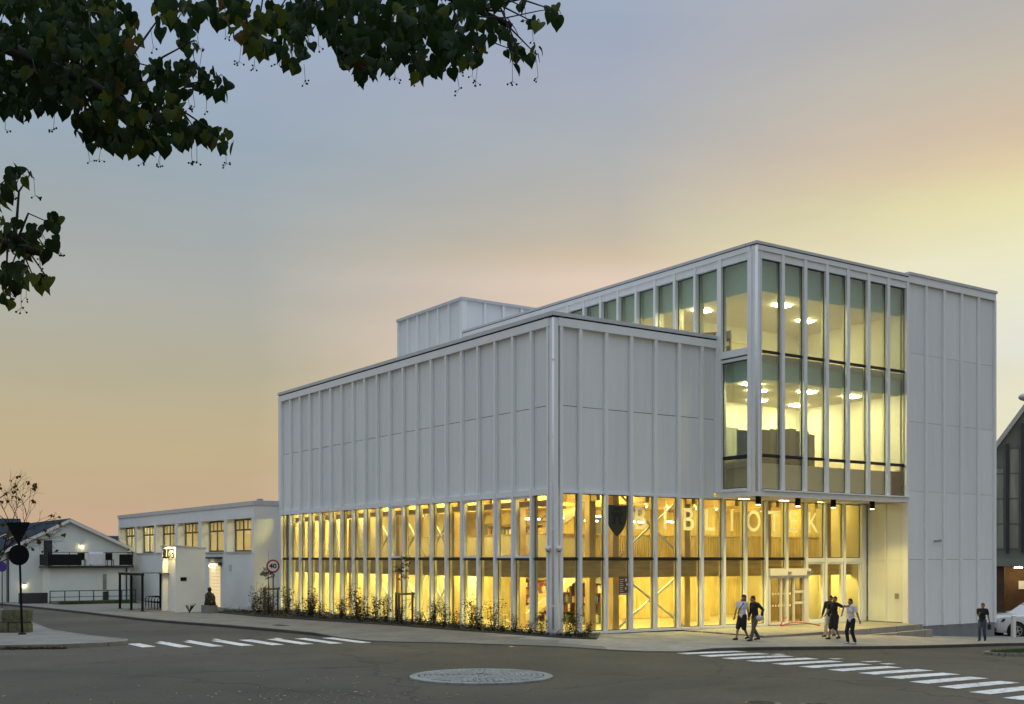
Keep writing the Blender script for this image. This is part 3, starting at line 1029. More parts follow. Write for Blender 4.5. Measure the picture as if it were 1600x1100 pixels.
# --- main entrance: sliding door --------------------------------------------
A9, B10 = 12.75, 15.38
door = thing('tmp', None, None)
door.name = 'entrance_door'
door.parent = lib
def dbox(n, m, s0, s1, d0, d1, z0, z1, bev=0.0):
    return fbx(FR, n, m, s0, s1, d0, d1, z0, z1, door, bev)
dbox('header', M['steel_white'], A9 - 0.02, B10 + 0.22, -0.30, 0.14, 2.36, 2.70, 0.015)
dbox('frame', M['steel_white'], A9, A9 + 0.12, -0.26, 0.03, 0.03, 2.36)
dbox('frame', M['steel_white'], 15.22, 15.55, -0.26, 0.03, 0.03, 2.36)
dbox('threshold', M['galv'], A9, B10 + 0.1, -0.28, 0.10, 0.0, 0.03)
dbox('rail', M['steel_white'], A9 + 0.12, 15.22, -0.22, -0.04, 2.24, 2.36)
dbox('rail', M['steel_white'], A9 + 0.12, 15.22, -0.22, -0.04, 0.03, 0.13)
for s_ in (13.62, 14.52):
    dbox('stile', M['steel_white'], s_, s_ + 0.10, -0.20, -0.03, 0.13, 2.24)
for z in (0.98, 1.52):
    dbox('rail', M['steel_white'], 14.62, 15.22, -0.18, -0.05, z, z + 0.12)
M['doorglass'] = glassmat('tinted_door_glass', (0.50, 0.46, 0.38))
for (s0, s1) in ((A9 + 0.12, 13.62), (13.72, 14.52), (14.62, 15.22)):
    dbox('door_pane', M['doorglass'], s0, s1, -0.14, -0.128, 0.13, 2.24)
dotm = MB().lathe([(0.052, -0.003), (0.052, 0.003)], axis='y', n=14).mesh('warning_dot', M['letter'])
for z in (0.93, 1.50):
    for s_ in [A9 + 0.24 + 0.19 * i for i in range(4)] + [13.80 + 0.19 * i for i in range(4)]:
        place('warning_dot', dotm, door, (s_, 0.118, z))
dbox('sensor', M['galv'], 13.95, 14.15, 0.142, 0.20, 2.46, 2.56)
dbox('sensor', M['galv'], 15.3, 15.7, 0.142, 0.18, 2.44, 2.58)

# --- return wall beside the entrance, soffit, fascia -------------------------
UR = 20.0
for (v0, v1_) in ((V1 + 0.14, -1.16), (-1.10, -0.02)):
    for (z0, z1) in ((0.03, 3.07), (3.09, 5.96)):
        box('panel', M['clad'], lib, UR, UR + 0.05, v0, v1_, z0, z1)
box('fin', M['fin'], lib, UR - 0.05, UR + 0.04, -1.16, -1.10, 0.02, 5.96)
box('wall_plate', M['galv'], lib, UR - 0.012, UR + 0.002, -1.92, -1.66, 1.18, 1.45)
box('base_strip', M['gap'], lib, UR + 0.01, UR + 0.1, V1 + 0.1, -0.03, -0.12, 0.02)
for i in range(4):
    a = U1 + 0.05 + i * (UR - U1 - 0.05) / 4
    b = U1 + 0.05 + (i + 1) * (UR - U1 - 0.05) / 4
    box('soffit_panel', M['soffit'], lib, a + 0.006, b - 0.006, V1 + 0.06, -0.03, 5.98, 6.03)
fbx(FUR, 'fascia', M['fin'], U1, UR + 0.08, -0.10, 0.0, 5.97, 6.19)
fbx(FUL, 'fascia', M['fin'], V1 + 0.102, -0.005, -0.10, 0.0, 5.97, 6.19)

# --- upper box, right front (glass) -------------------------------------------
PITCH = 1.485
ZROOF = 16.86
fbx(FUR, 'sill_ledge', M['fin'], U1 + 0.36, UR + 0.06, -0.2, 0.10, 6.20, 6.27)
for k in range(7):
    a, b = 9.69 + PITCH * k, 9.69 + PITCH * (k + 1) - 0.20
    fbx(FUR, 'fin', M['fin'], b, b + 0.20, -0.20, 0.0, 6.28, ZROOF)
    for (z0, z1, m) in ((6.28, 7.76, 'spandrel'), (7.83, 12.39, 'glass_up'), (12.46, 16.52, 'glass_up')):
        pane(FUR, a, b, z0, z1, -0.165, M[m], 0.036)
    fbx(FUR, 'transom', M['gasket'], a, b, -0.19, -0.10, 7.762, 7.828)
    fbx(FUR, 'transom', M['gasket'], a, b, -0.19, -0.10, 12.392, 12.458)
    fbx(FUR, 'head_rail', M['fin'], a, b, -0.19, -0.05, 16.53, ZROOF)
    fbx(FUR, 'inner_post', M['cream_in'], b + 0.06, b + 0.17, -0.34, -0.205, 7.74, 16.5)
fbx(FUR, 'fin', M['fin'], U1 + 0.30, U1 + 0.34, -0.20, 0.0, 6.28, ZROOF)
box('corner_column', M['fin'], lib, U1 + 0.03, U1 + 0.29, V1 + 0.03, V1 + 0.29, 6.20, ZROOF)
MB().tube([(U1 + 0.01, V1 + 0.01, 6.2), (U1 + 0.01, V1 + 0.01, 17.0)], 0.07, 12).build('rain_pipe', M['fin'], lib, smooth=True)
# --- upper box, right front (solid) --------------------------------------------
JZ = [-0.19, 3.15, 6.55, 10.0, 13.4, ZROOF]
SP = (27.43 - 20.08) / 5
for k in range(5):
    a, b = 20.08 + SP * k, 20.08 + SP * (k + 1)
    fbx(FUR, 'fin', M['fin'], b - 0.13, b, -0.25, 0.0, -0.19, ZROOF)
    for z0, z1 in zip(JZ, JZ[1:]):
        fbx(FUR, 'panel', M['clad'], a + 0.014, b - 0.144, -0.175, -0.12, z0 + 0.007, z1 - 0.007)
fbx(FUR, 'corner_strip', M['fin'], 19.96, 20.08, -0.30, 0.0, -0.19, 5.965)
box('backing_wall', M['seam'], lib, 20.056, 27.4, V1 + 0.18, V1 + 0.4, -0.18, ZROOF)
box('plinth', M['concrete'], lib, 19.98, 27.40, V1 + 0.10, V1 + 0.5, -1.6, -0.2)
box('plinth', M['concrete'], lib, 27.0, 27.38, V1 + 0.502, 22.0, -1.6, -0.2)
box('end_wall', M['clad'], lib, 27.2, 27.42, V1 + 0.402, 22.0, -0.19, ZROOF)
fbx(FUR, 'parapet_band', M['fin'], U1 + 0.02, 20.0, -0.34, 0.012, ZROOF, 17.08)
fbx(FUR, 'coping', M['cap'], U1 - 0.04, 20.0, -0.6, 0.05, 17.12, 17.24)
fbx(FUR, 'shadow_gap', M['gap'], U1 + 0.0, 20.0, -0.34, -0.02, 17.08, 17.12)
fbx(FUR, 'parapet_band', M['fin'], 20.002, 27.38, -0.34, 0.014, ZROOF, 17.22)
fbx(FUR, 'coping', M['cap'], 20.002, 27.45, -0.6, 0.06, 17.225, 17.36)
for i, s_ in enumerate((22.2, 22.55)):
    fbx(FUR, 'wall_lug', M['galv'], s_, s_ + 0.07, -0.12, 0.06, 4.02 + 0.03 * i, 4.12 + 0.03 * i)

# --- upper box, left front -----------------------------------------------------
fbx(FUL, 'parapet_band', M['fin'], V1 + 0.36, 22.0, -0.34, 0.012, ZROOF, 17.08)
fbx(FUL, 'coping', M['cap'], V1 + 0.62, 22.05, -0.6, 0.05, 17.12, 17.24)
fbx(FUL, 'shadow_gap', M['gap'], V1 + 0.36, 22.0, -0.34, -0.02, 17.08, 17.12)
fbx(FUL, 'fin', M['fin'], V1 + 0.30, V1 + 0.56, -0.30, 0.0, 6.20, ZROOF)
fbx(FUL, 'fin', M['fin'], -0.27, -0.01, -0.34, 0.0, 6.20, ZROOF)
a, b = V1 + 0.56, -0.27
for (z0, z1, m) in ((6.36, 7.72, 'spandrel'), (7.82, 12.10, 'glass_up'), (12.62, 16.52, 'glass_up')):
    pane(FUL, a, b, z0, z1, -0.16, M[m], 0.036)
fbx(FUL, 'transom', M['gasket'], a, b, -0.22, -0.10, 7.722, 7.818)
fbx(FUL, 'floor_rail', M['fin'], a, b, -0.22, 0.03, 12.30, 12.61)
fbx(FUL, 'floor_rail', M['fin'], a, b, -0.22, -0.04, 12.11, 12.24)
fbx(FUL, 'shadow_gap', M['gap'], a, b, -0.22, -0.10, 12.241, 12.299)
fbx(FUL, 'sill_ledge', M['fin'], a, b, -0.22, 0.05, 6.20, 6.35)
fbx(FUL, 'head_rail', M['fin'], a, b, -0.30, -0.04, 16.53, ZROOF)
VF = [-0.01] + [1.56 + 1.41 * k for k in range(15)]
for k in range(15):
    a, b = VF[k], VF[k + 1] - 0.15
    fbx(FUL, 'fin', M['fin'], b, b + 0.15, -0.32, 0.0, 13.0, ZROOF)
    pane(FUL, a, b, 13.45, 16.52, -0.24, M['glass_up'], 0.036)
    fbx(FUL, 'head_rail', M['fin'], a, b, -0.30, -0.05, 16.53, ZROOF)
    fbx(FUL, 'inner_post', M['cream_in'], b + 0.03, b + 0.12, -0.6, -0.33, 13.2, 16.5)

box('corner_filler', M['fin'], lib, U1 - 0.02, U1 + 0.34, -0.008, 0.424, 6.2, 13.44)
# --- roofs ---------------------------------------------------------------------
box('roof', M['cap'], lib, 0.43, U1 - 0.02, 0.43, LEN_L, 13.0, 13.12)
box('roof', M['cap'], lib, U1 + 0.35, 27.19, V1 + 0.41, 22.0, 16.90, 17.02)
box('end_wall', M['clad'], lib, 0.3, 10.0, LEN_L - 0.02, LEN_L + 0.24, 5.98, 13.2)
dome = MB()
dome.lathe([(0.62, 0.0), (0.62, 0.12), (0.55, 0.30), (0.36, 0.44), (0.02, 0.50)], (U1 + 1.6, 11.8, 17.02), n=20)
dome.build('roof_light', M['galv'], lib, smooth=True)
MB().lathe([(0.5, 0.0), (0.5, 0.1), (0.42, 0.26), (0.25, 0.36), (0.02, 0.40)], (U1 + 1.5, 13.5, 17.02), n=20).build('roof_light', M['galv'], lib, smooth=True)

# --- plant tower on the roof ------------------------------------------------------
TV0, TV1, TZ = 22.1, 30.4, 19.32
TW = (TV1 - TV0 - 0.4) / 6
for k in range(6):
    a, b = TV0 + 0.4 + TW * k, TV0 + 0.4 + TW * (k + 1)
    fbx(FUL, 'fin', M['fin'], b - 0.14, b, -0.22, 0.0, 12.9, TZ - 0.12)
    fbx(FUL, 'panel', M['clad'], a + 0.004, b - 0.144, -0.2, -0.15, 12.9, TZ - 0.12)
FT = ('R', TV0)
for k in range(7):
    a, b = U1 + 0.4 + 1.4 * k, U1 + 0.4 + 1.4 * (k + 1)
    fbx(FT, 'fin', M['fin'], b - 0.14, b, -0.22, 0.0, 16.8, TZ - 0.12)
    fbx(FT, 'panel', M['clad'], a + 0.004, b - 0.144, -0.2, -0.15, 16.8, TZ - 0.12)
box('corner_column', M['fin'], lib, U1 + 0.03, U1 + 0.39, TV0 + 0.03, TV0 + 0.39, 12.9, TZ - 0.12)
box('backing_wall', M['clad'], lib, U1 + 0.22, U1 + 0.4, TV0 + 0.5, TV1, 12.9, TZ - 0.05)
box('backing_wall', M['clad'], lib, U1 + 0.42, U1 + 10.2, TV0 + 0.22, TV0 + 0.4, 16.8, TZ - 0.05)
box('end_wall', M['clad'], lib, U1 + 0.22, U1 + 10.2, TV1 - 0.2, TV1, 12.9, TZ - 0.05)
box('coping', M['cap'], lib, U1 - 0.05, U1 + 10.25, TV0 - 0.05, TV1 + 0.05, TZ - 0.118, TZ + 0.05)

# --- inside: floors, walls, ceilings -----------------------------------------------
box('floor', M['floor_in'], lib, 0.35, 19.95, 0.36, 28.2, -0.2, 0.02)
box('upper_floor', M['wood_h'], lib, 0.96, 19.95, 0.96, 28.2, 2.95, 3.19)
box('floor_edge', M['wood_h'], lib, 0.88, 0.955, 0.88, 28.2, 2.36, 3.17)
box('floor_edge', M['wood_h'], lib, 0.956, 19.95, 0.88, 0.955, 2.36, 3.17)
box('ceiling', M['wood'], lib, 0.43, 19.95, 0.43, 28.2, 6.25, 6.32)
for k in range(9):
    v = 3.0 + 2.8 * k
    box('beam', M['wood_h'], lib, 0.75, 7.98, v - 0.11, v + 0.11, 5.72, 6.248)
for k in range(6):
    u = 3.0 + 2.8 * k
    box('beam', M['wood_h'], lib, u - 0.11, u + 0.11, 0.75, 2.88 if u < 8 else 8.48, 5.70, 6.246)
box('edge_beam', M['wood_h'], lib, 0.80, 1.05, 0.74, 28.2, 5.45, 5.70)
box('interior_wall', M['wood'], lib, 8.0, 8.2, 9.0, 28.2, 0.02, 6.25)
box('interior_wall', M['wood'], lib, 8.0, 19.95, 8.5, 8.7, 0.02, 6.25)
box('interior_wall', M['cream_in'], lib, 19.80, 19.95, 0.5, 8.5, 0.02, 6.25)
box('interior_wall', M['cream_in'], lib, 0.5, 8.0, 28.0, 28.2, 0.02, 6.25)
for (z0, z1) in ((0.02, 2.95), (3.19, 6.25)):
    box('partition_wall', M['cream_in'], lib, 2.6, 8.0, 19.0, 19.14, z0, z1)
    box('partition_wall', M['cream_in'], lib, 2.6, 2.74, 19.14, 22.4, z0, z1)
    box('partition_wall', M['wood'], lib, 3.9, 4.04, 22.4, 28.0, z0, z1)
    box('partition_wall', M['wood'], lib, 2.742, 3.9, 22.26, 22.40, z0, z1)
box('partition_wall', M['paint_in'], lib, 1.9, 2.02, 24.1, 25.4, 3.19, 6.25)
box('partition_wall', M['paint_in'], lib, 1.9, 2.02, 21.0, 21.9, 3.19, 6.25)
box('partition_wall', M['wood'], lib, 4.6, 7.99, 12.9, 13.02, 0.02, 2.95)
box('partition_wall', M['paint_in'], lib, 5.4, 5.5, 13.03, 18.9, 0.02, 2.95)
box('partition_wall', M['wood'], lib, 11.0, 13.4, 4.6, 4.75, 0.02, 2.95)
box('partition_wall', M['cream_in'], lib, 16.2, 19.79, 3.0, 3.12, 0.02, 2.95)
box('partition_wall', M['wood'], lib, 17.2, 19.79, 3.2, 3.32, 3.19, 6.25)
box('partition_wall', M['wood'], lib, 10.8, 12.6, 3.4, 3.52, 3.19, 6.25)
# galleries: solid guard on the left, slatted on the right
box('gallery_guard', M['cream_in'], lib, 2.6, 2.66, 3.1, 18.95, 3.19, 4.30)
box('handrail', M['wood_col'], lib, 2.57, 2.69, 3.1, 18.95, 4.302, 4.35)
box('gallery_guard', M['cream_in'], lib, 2.7, 19.78, 3.05, 3.08, 3.19, 4.28)
sl = MB()
u = 4.4
while u < 19.7:
    sl.box(u, u + 0.045, 2.98, 3.048, 3.22, 4.26)
    u += 0.115
tag(sl.build('guard_slats', M['wood'], lib), kind='stuff')
box('handrail', M['wood_col'], lib, 2.7, 19.78, 2.96, 3.10, 4.282, 4.33)
# glulam columns
for v in (4.2, 9.8, 15.4, 21.0, 26.6):
    for (z0, z1) in ((0.02, 2.355), (3.20, 5.44)):
        box('column', M['wood_col'], lib, 1.15, 1.47, v - 0.16, v + 0.16, z0, z1)
for u in (3.0, 4.32, 8.6, 14.0, 18.4):
    for (z0, z1) in ((0.02, 2.355), (3.20, 6.24)):
        box('column', M['wood_col'], lib, u - 0.17, u + 0.17, 1.15, 1.47, z0, z1)
# white steel wind bracing
def brace(p, q, r=0.055):
    MB().tube([p, q], r, 8).build('brace', M['steel_white'], lib, smooth=True)
for (z0, z1) in ((0.1, 2.5), (3.25, 5.6)):
    for v in (9.96, 12.6, 15.56):
        brace((1.3, v, z0), (1.3, v + 2.5, z1))
        brace((1.34, v + 2.5, z0), (1.34, v, z1))
for (z0, z1) in ((0.1, 2.6), (3.25, 6.1)):
    zm = (z0 + z1) / 2
    brace((4.6, 1.3, z1), (6.5, 1.3, zm))
    brace((4.6, 1.34, z0), (6.5, 1.34, zm))
    brace((8.45, 1.3, z1), (6.55, 1.3, zm))
    brace((8.45, 1.34, z0), (6.55, 1.34, zm))
# stair with red handrail by the corner
M['redrail'] = pmat('red_handrail', (0.20, 0.02, 0.015), 0.4)
stair = thing('tmp', None, None)
stair.name = 'staircase'
stair.parent = lib
for (zb, u0) in ((0.02, 2.2), (3.19, 2.2)):
    for i in range(16):
        box('tread', M['wood_col'], stair, u0 + i * 0.28, u0 + i * 0.28 + 0.29, 5.6, 6.8, zb + 0.185 * i, zb + 0.185 * (i + 1))
    MB().bar((u0 - 0.1, 5.55, zb + 0.15), (u0 + 4.5, 5.55, zb + 3.1), 0.06, 0.34).build('stringer', M['cream_in'], stair)
    MB().bar((u0 - 0.1, 5.55, zb + 1.0), (u0 + 4.4, 5.55, zb + 3.05 + 0.85), 0.05, 0.06).build('handrail', M['redrail'], stair)
# interior windows and doors in the back walls
M['int_glass'] = pmat('grey_interior_window', (0.22, 0.24, 0.22), 0.15, 0.15)
for (v, z0, z1, w) in ((10.4, 3.9, 5.2, 1.8), (13.2, 4.1, 5.3, 1.2), (16.2, 3.9, 5.2, 1.6)):
    box('interior_window', M['int_glass'], lib, 7.96, 7.998, v, v + w, z0, z1)
for (u, z0, z1, w, m) in ((8.6, 4.2, 5.3, 1.2, 'int_glass'), (9.0, 0.1, 2.2, 1.0, 'int_glass'), (14.6, 0.02, 2.2, 1.0, 'wood_dark'), (16.9, 4.5, 5.2, 0.5, 'int_glass')):
    box('interior_window', M[m], lib, u, u + w, 8.46, 8.498, z0, z1)
# ceiling lamps that light the two lower storeys
M['lamp_hall'] = emat('hall_lamp_diffuser', (1.0, 0.87, 0.26), 70.0)
for v in (2.5, 5.6, 8.4, 11.2, 14.0, 16.8, 20.2, 23.2, 26.2):
    for u in ((1.45, 4.8) if v < 18.5 else (1.45, 3.2)):
        for z in (2.90, 6.16):
            box('ceiling_lamp', M['lamp_hall'], lib, u - 0.14, u + 0.14, v - 0.75, v + 0.75, z - 0.05, z + 0.04)
M['lamp_hall_up'] = emat('gallery_lamp_diffuser', (1.0, 0.87, 0.26), 44.0)
for u in (7.0, 9.8, 12.6, 15.4, 18.2):
    for v in (1.75, 5.6):
        for z in (2.90, 6.16):
            box('ceiling_lamp', M['lamp_hall_up' if z > 4 else 'lamp_hall'], lib, u - 0.75, u + 0.75, v - 0.14, v + 0.14, z - 0.05, z + 0.04)
# upper storeys
for (zf, zc, zt) in ((7.55, 11.28, 12.36), (12.36, 15.25, 16.6)):
    d_in = 1.05 if zf < 8 else 0.40
    box('upper_floor', M['floor_in'], lib, U1 + 0.25, 27.0, V1 + d_in, 21.9, zf - 0.25, zf)
    box('ceiling', M['paint_in'], lib, U1 + 0.62, 27.0, V1 + 0.62, 21.9, zc, zc + 0.10)
    box('bulkhead', M['bulkhead'], lib, U1 + 0.50, 20.0, V1 + 0.50, V1 + 0.60, zc - 0.02, zt)
    box('bulkhead', M['bulkhead'], lib, U1 + 0.50, U1 + 0.60, V1 + 0.602, 21.9, zc - 0.02, zt)
    box('interior_wall', M['paint_in'], lib, U1 + 3.2, 20.05, 4.6, 4.75, zf, zc)
    box('interior_wall', M['paint_in'], lib, 19.9, 20.05, V1 + 0.41, 4.6, zf, zc)
    box('interior_wall', M['cream_in'], lib, 14.2, 14.35, 4.751, 21.9, zf, zc)
    box('interior_wall', M['paint_in'], lib, U1 + 0.6, 14.2, 21.7, 21.9, zf, zc)
box('spandrel_panel', M['paint_in'], lib, U1 + 0.95, 19.95, V1 + 0.95, V1 + 1.04, 6.04, 7.54)
box('spandrel_panel', M['cream_in'], lib, U1 + 0.5, U1 + 0.6, V1 + 0.5, -0.1, 6.04, 7.7)
box('floor_edge', M['cream_in'], lib, U1 + 0.3, 20.0, V1 + 0.40, V1 + 0.5, 12.10, 12.359)
box('block_end', M['clad'], lib, U1 - 0.02, U1 + 0.18, 0.426, 21.9, 6.33, 13.44)
box('wall_cabinet', M['wood'], lib, 16.2, 17.6, 3.6, 4.59, 7.56, 9.7)
box('wall_opening', M['int_glass'], lib, 13.6, 15.4, 4.56, 4.598, 7.56, 10.0)
box('wall_opening', M['int_glass'], lib, 13.9, 14.8, 4.56, 4.598, 12.37, 14.4)
M['lamp_up'] = emat('office_lamp_diffuser', (1.0, 0.88, 0.44), 110.0)
for (u, v, z) in ((11.0, -0.6, 11.24), (12.7, 0.7, 11.24), (15.0, -0.4, 11.24), (18.0, -0.6, 11.24), (15.2, 3.0, 11.24), (18.4, 3.2, 11.24),
                  (13.2, -0.4, 15.21), (10.9, 2.6, 15.21), (16.9, 1.4, 15.21), (11.8, 8.0, 15.21), (11.8, 12.5, 15.21), (11.8, 17.5, 15.21)):
    box('ceiling_lamp', M['lamp_up'], lib, u - 0.42, u + 0.42, v - 0.22, v + 0.22, z - 0.02, z + 0.035)

# --- lettering and coat of arms on the glass ---------------------------------------
def text_mesh(name, txt, size, depth, mat, width=None, bold=0.0):
    cu = bpy.data.curves.new(name, 'FONT')
    cu.body = txt
    cu.size = size
    cu.extrude = depth
    cu.offset = bold
    cu.align_x = 'CENTER'
    o = bpy.data.objects.new(name, cu)
    COL.objects.link(o)
    bpy.context.view_layer.update()
    me = bpy.data.meshes.new_from_object(o.evaluated_get(bpy.context.evaluated_depsgraph_get()))
    bpy.data.objects.remove(o)
    me.name = name
    xs = [v.co.x for v in me.vertices]
    ys = [v.co.y for v in me.vertices]
    cx, y0 = (min(xs) + max(xs)) / 2, min(ys)
    kx = (width / (max(xs) - min(xs))) if width else 1.0
    for v in me.vertices:
        v.co.x = (v.co.x - cx) * kx
        v.co.y -= y0
    me.materials.clear()
    me.materials.append(mat)
    return me

M['letter_film'] = leafmat('frosted_white_film', (0.92, 0.91, 0.86), 0.72, 0.02)
LET = [('B', 4.91, 0.66), ('I', 6.33, 0.17), ('B', 7.76, 0.68), ('L', 9.07, 0.58), ('I', 10.48, 0.17), ('O', 11.92, 0.92), ('T', 13.30, 0.80), ('E', 14.66, 0.60), ('K', 16.10, 0.74)]
_lm = {}
for ch, uc, w in LET:
    if ch not in _lm:
        me = text_mesh('letter', ch, 1.0, 0.0, M['letter_film'], None, 0.012)
        hh = max(v.co.y for v in me.vertices)
        ww = max(v.co.x for v in me.vertices) * 2
        for v in me.vertices:
            v.co.y *= 1.0 / hh
            v.co.x *= w / ww
        _lm[ch] = me
    place('letter', _lm[ch], lib, (uc, 0.160, 4.47), (rad(90), 0, 0))
emb = thing('tmp', None, None)
emb.name = 'emblem'
emb.parent = lib
emb.location = (3.56, 0.16, 5.47)
emb['label'] = 'dark green shield-shaped coat of arms on the glass'
def flat(name, pts, mat, y0, y1, parent):
    n = len(pts)
    vs = [(x, y0, z) for x, z in pts] + [(x, y1, z) for x, z in pts]
    fs = [tuple(range(n)), tuple(range(2 * n - 1, n - 1, -1))] + [(i, n + i, n + (i + 1) % n, (i + 1) % n) for i in range(n)]
    return MB().add(vs, fs).build(name, mat, parent)
sh = [(-0.53, 0), (0.53, 0), (0.53, -0.50), (0.50, -0.68), (0.44, -0.84), (0.35, -0.99), (0.23, -1.13), (0.11, -1.23), (0.0, -1.30)]
sh += [(-x, z) for x, z in sh[2:-1][::-1]]
flat('shield_field', sh, M['shield'], -0.004, 0.004, emb)
flat('shield_border', [(x * 1.05, z * 1.03 + 0.025) for x, z in sh], M['shieldblk'], 0.0045, 0.009, emb)
twr = [(-0.30, -0.80), (0.30, -0.80), (0.30, -0.70), (0.22, -0.70), (0.22, -0.42), (0.32, -0.42), (0.32, -0.26), (0.22, -0.26), (0.22, -0.31), (0.12, -0.31), (0.12, -0.26),
       (-0.12, -0.26), (-0.12, -0.31), (-0.22, -0.31), (-0.22, -0.26), (-0.32, -0.26), (-0.32, -0.42), (-0.22, -0.42), (-0.22, -0.70), (-0.30, -0.70)]
flat('charge_tower', twr, M['shieldblk'], -0.008, -0.0045, emb)
flat('charge_gate', [(-0.07, -0.795), (0.07, -0.795), (0.07, -0.52), (0.0, -0.46), (-0.07, -0.52)], M['shield'], -0.011, -0.0085, emb)
bear = [(-0.24, -0.255), (-0.18, -0.255), (-0.17, -0.18), (-0.06, -0.17), (-0.05, -0.255), (0.02, -0.255), (0.04, -0.18), (0.12, -0.19), (0.13, -0.255), (0.19, -0.255), (0.21, -0.16),
        (0.27, -0.17), (0.29, -0.12), (0.22, -0.06), (0.14, -0.055), (0.02, -0.08), (-0.12, -0.06), (-0.22, -0.09)]
flat('charge_beast', bear, M['shieldblk'], -0.008, -0.0045, emb)
# notice on the lower glass
nt = flat('notice', [(3.66, 1.62), (4.22, 1.62), (4.22, 2.42), (3.66, 2.42)], M['wood_dark'], 0.160, 0.166, lib)
nt['label'] = 'dark opening-hours notice with pale lines on the glass'
for i in range(7):
    z = 2.30 - i * 0.085
    flat('notice_line', [(3.71, z - 0.02), (3.93 - 0.03 * (i % 3), z - 0.02), (3.93 - 0.03 * (i % 3), z), (3.71, z)], M['letter'], 0.1565, 0.1595, nt)
for (x0, z0, x1, z1) in ((4.02, 2.2, 4.10, 2.32), (4.08, 2.02, 4.17, 2.12), (4.02, 1.84, 4.08, 1.95), (3.72, 1.66, 4.16, 1.69)):
    flat('notice_mark', [(x0, z0), (x1, z0), (x1, z1), (x0, z1)], M['letter'], 0.1565, 0.1595, nt)

# --- entrance platform and steps ------------------------------------------------------
plat = MB().prism([W(7.2, -4.9), W(14, -4.3), W(20.0, -3.3), W(20.0, -0.02), W(7.2, -0.02)], -1.2, -0.004).build('entrance_platform', M['pave_pale_lit'])  # platform colour is lightened in place of lamp light falling on it
tag(plat, kind='structure')
st2 = MB().prism([W(13.0, -4.75), W(20.3, -3.62), W(20.3, -3.26), W(13.0, -4.46)], -1.2, -0.26).build('step', M['pave_pale_lit'])
tag(st2, kind='structure')

# --- spotlights below the soffit: real lamps that wash the entrance -----------------------
SPU = [(9.95, -2.0), (12.65, -1.9), (15.1, -1.9), (17.95, -1.9)]
for i, (u, v) in enumerate(SPU):
    x, y = W(u, v)
    o = thing('soffit_spotlight', 'black cylinder spotlight under the overhang, %s from the left' % ORD[i], 'spotlight', (x, y, 5.975), TH, 'spotlights under the entrance overhang')
    MB().lathe([(0.115, -0.36), (0.125, -0.34), (0.125, 0.0)], n=18).build('housing', M['black'], o, smooth=False)
    MB().lathe([(0.095, -0.385), (0.10, -0.362)], n=16).build('lens', M['lampwarm'], o)
    l = bpy.data.lights.new('spot', 'SPOT')
    l.energy = 720
    l.color = (1.0, 0.77, 0.20)
    l.spot_size = rad(112)
    l.spot_blend = 0.9
    l.shadow_soft_size = 0.10
    lo = bpy.data.objects.new('spot', l)
    COL.objects.link(lo)
    lo.parent = o
    lo.location = (0, 0, -0.42)

# --- things seen inside --------------------------------------------------------------------
def B2W(u, v):
    return W(u, v)
BOOKC = [pmat('book_cloth_%s' % n, c, 0.7) for n, c in (('red', (0.25, 0.04, 0.03)), ('blue', (0.05, 0.08, 0.16)), ('cream', (0.6, 0.52, 0.36)), ('green', (0.06, 0.12, 0.06)), ('ochre', (0.42, 0.25, 0.07)), ('white', (0.7, 0.68, 0.6)))]
def bookcase(u, v, z, rot, w, h, shelves, label, mat, seed):
    rr = random.Random(seed)
    x, y = W(u, v)
    o = thing('bookcase', label, 'bookcase', (x, y, z), TH + rot, 'bookcases inside the library')
    for s_ in (-1, 1):
        box('side_panel', mat, o, s_ * w / 2 - 0.02, s_ * w / 2 + 0.02, -0.16, 0.16, 0, h)
    box('back_panel', mat, o, -w / 2 + 0.021, w / 2 - 0.021, 0.13, 0.15, 0.03, h - 0.03)
    for i in range(shelves + 1):
        zz_ = 0.04 + (h - 0.08) * i / shelves
        box('shelf', mat, o, -w / 2 + 0.021, w / 2 - 0.021, -0.15, 0.128, zz_ - 0.015, zz_ + 0.015)
        if i < shelves:
            x_ = -w / 2 + 0.05
            while x_ < w / 2 - 0.12:
                bw = rr.uniform(0.05, 0.14)
                if rr.random() < 0.8:
                    box('book_block', BOOKC[rr.randrange(6)], o, x_, x_ + bw, -0.10, 0.10, zz_ + 0.016, zz_ + 0.016 + (h / shelves) * rr.uniform(.5, .78))
                x_ += bw + 0.006
    return o
bookcase(6.6, 6.0, 0.02, rad(-62), 1.8, 2.0, 4, 'dark wooden bookcase on the ground floor nearest the corner column', M['wood_dark'], 1)
bookcase(6.3, 8.2, 0.02, rad(-70), 1.8, 2.0, 4, 'dark wooden bookcase on the ground floor, second from the corner column', M['wood_dark'], 2)
bookcase(6.8, 10.6, 0.02, rad(-90), 1.8, 2.1, 5, 'dark wooden bookcase on the ground floor, third from the corner column', M['wood_dark'], 3)
bookcase(7.6, 13.6, 0.02, rad(-90), 1.8, 2.1, 5, 'dark wooden bookcase on the ground floor, fourth from the corner column', M['wood_dark'], 6)
bookcase(4.6, 7.9, 3.19, rad(-80), 1.7, 1.7, 4, 'bookcase on the gallery level nearest the corner column', M['wood_col'], 7)
bookcase(5.6, 11.9, 3.19, rad(-80), 1.7, 1.7, 4, 'bookcase on the gallery level, second from the corner column', M['wood_dark'], 8)
bookcase(7.5, 15.2, 3.19, rad(-90), 1.8, 1.9, 4, 'bookcase on the gallery level, third from the corner column', M['wood_col'], 4)
bookcase(U1 + 2.4, 2.4, 12.37, rad(-55), 1.3, 1.9, 5, 'crowded shelf unit behind the top corner window', M['wood_dark'], 5)

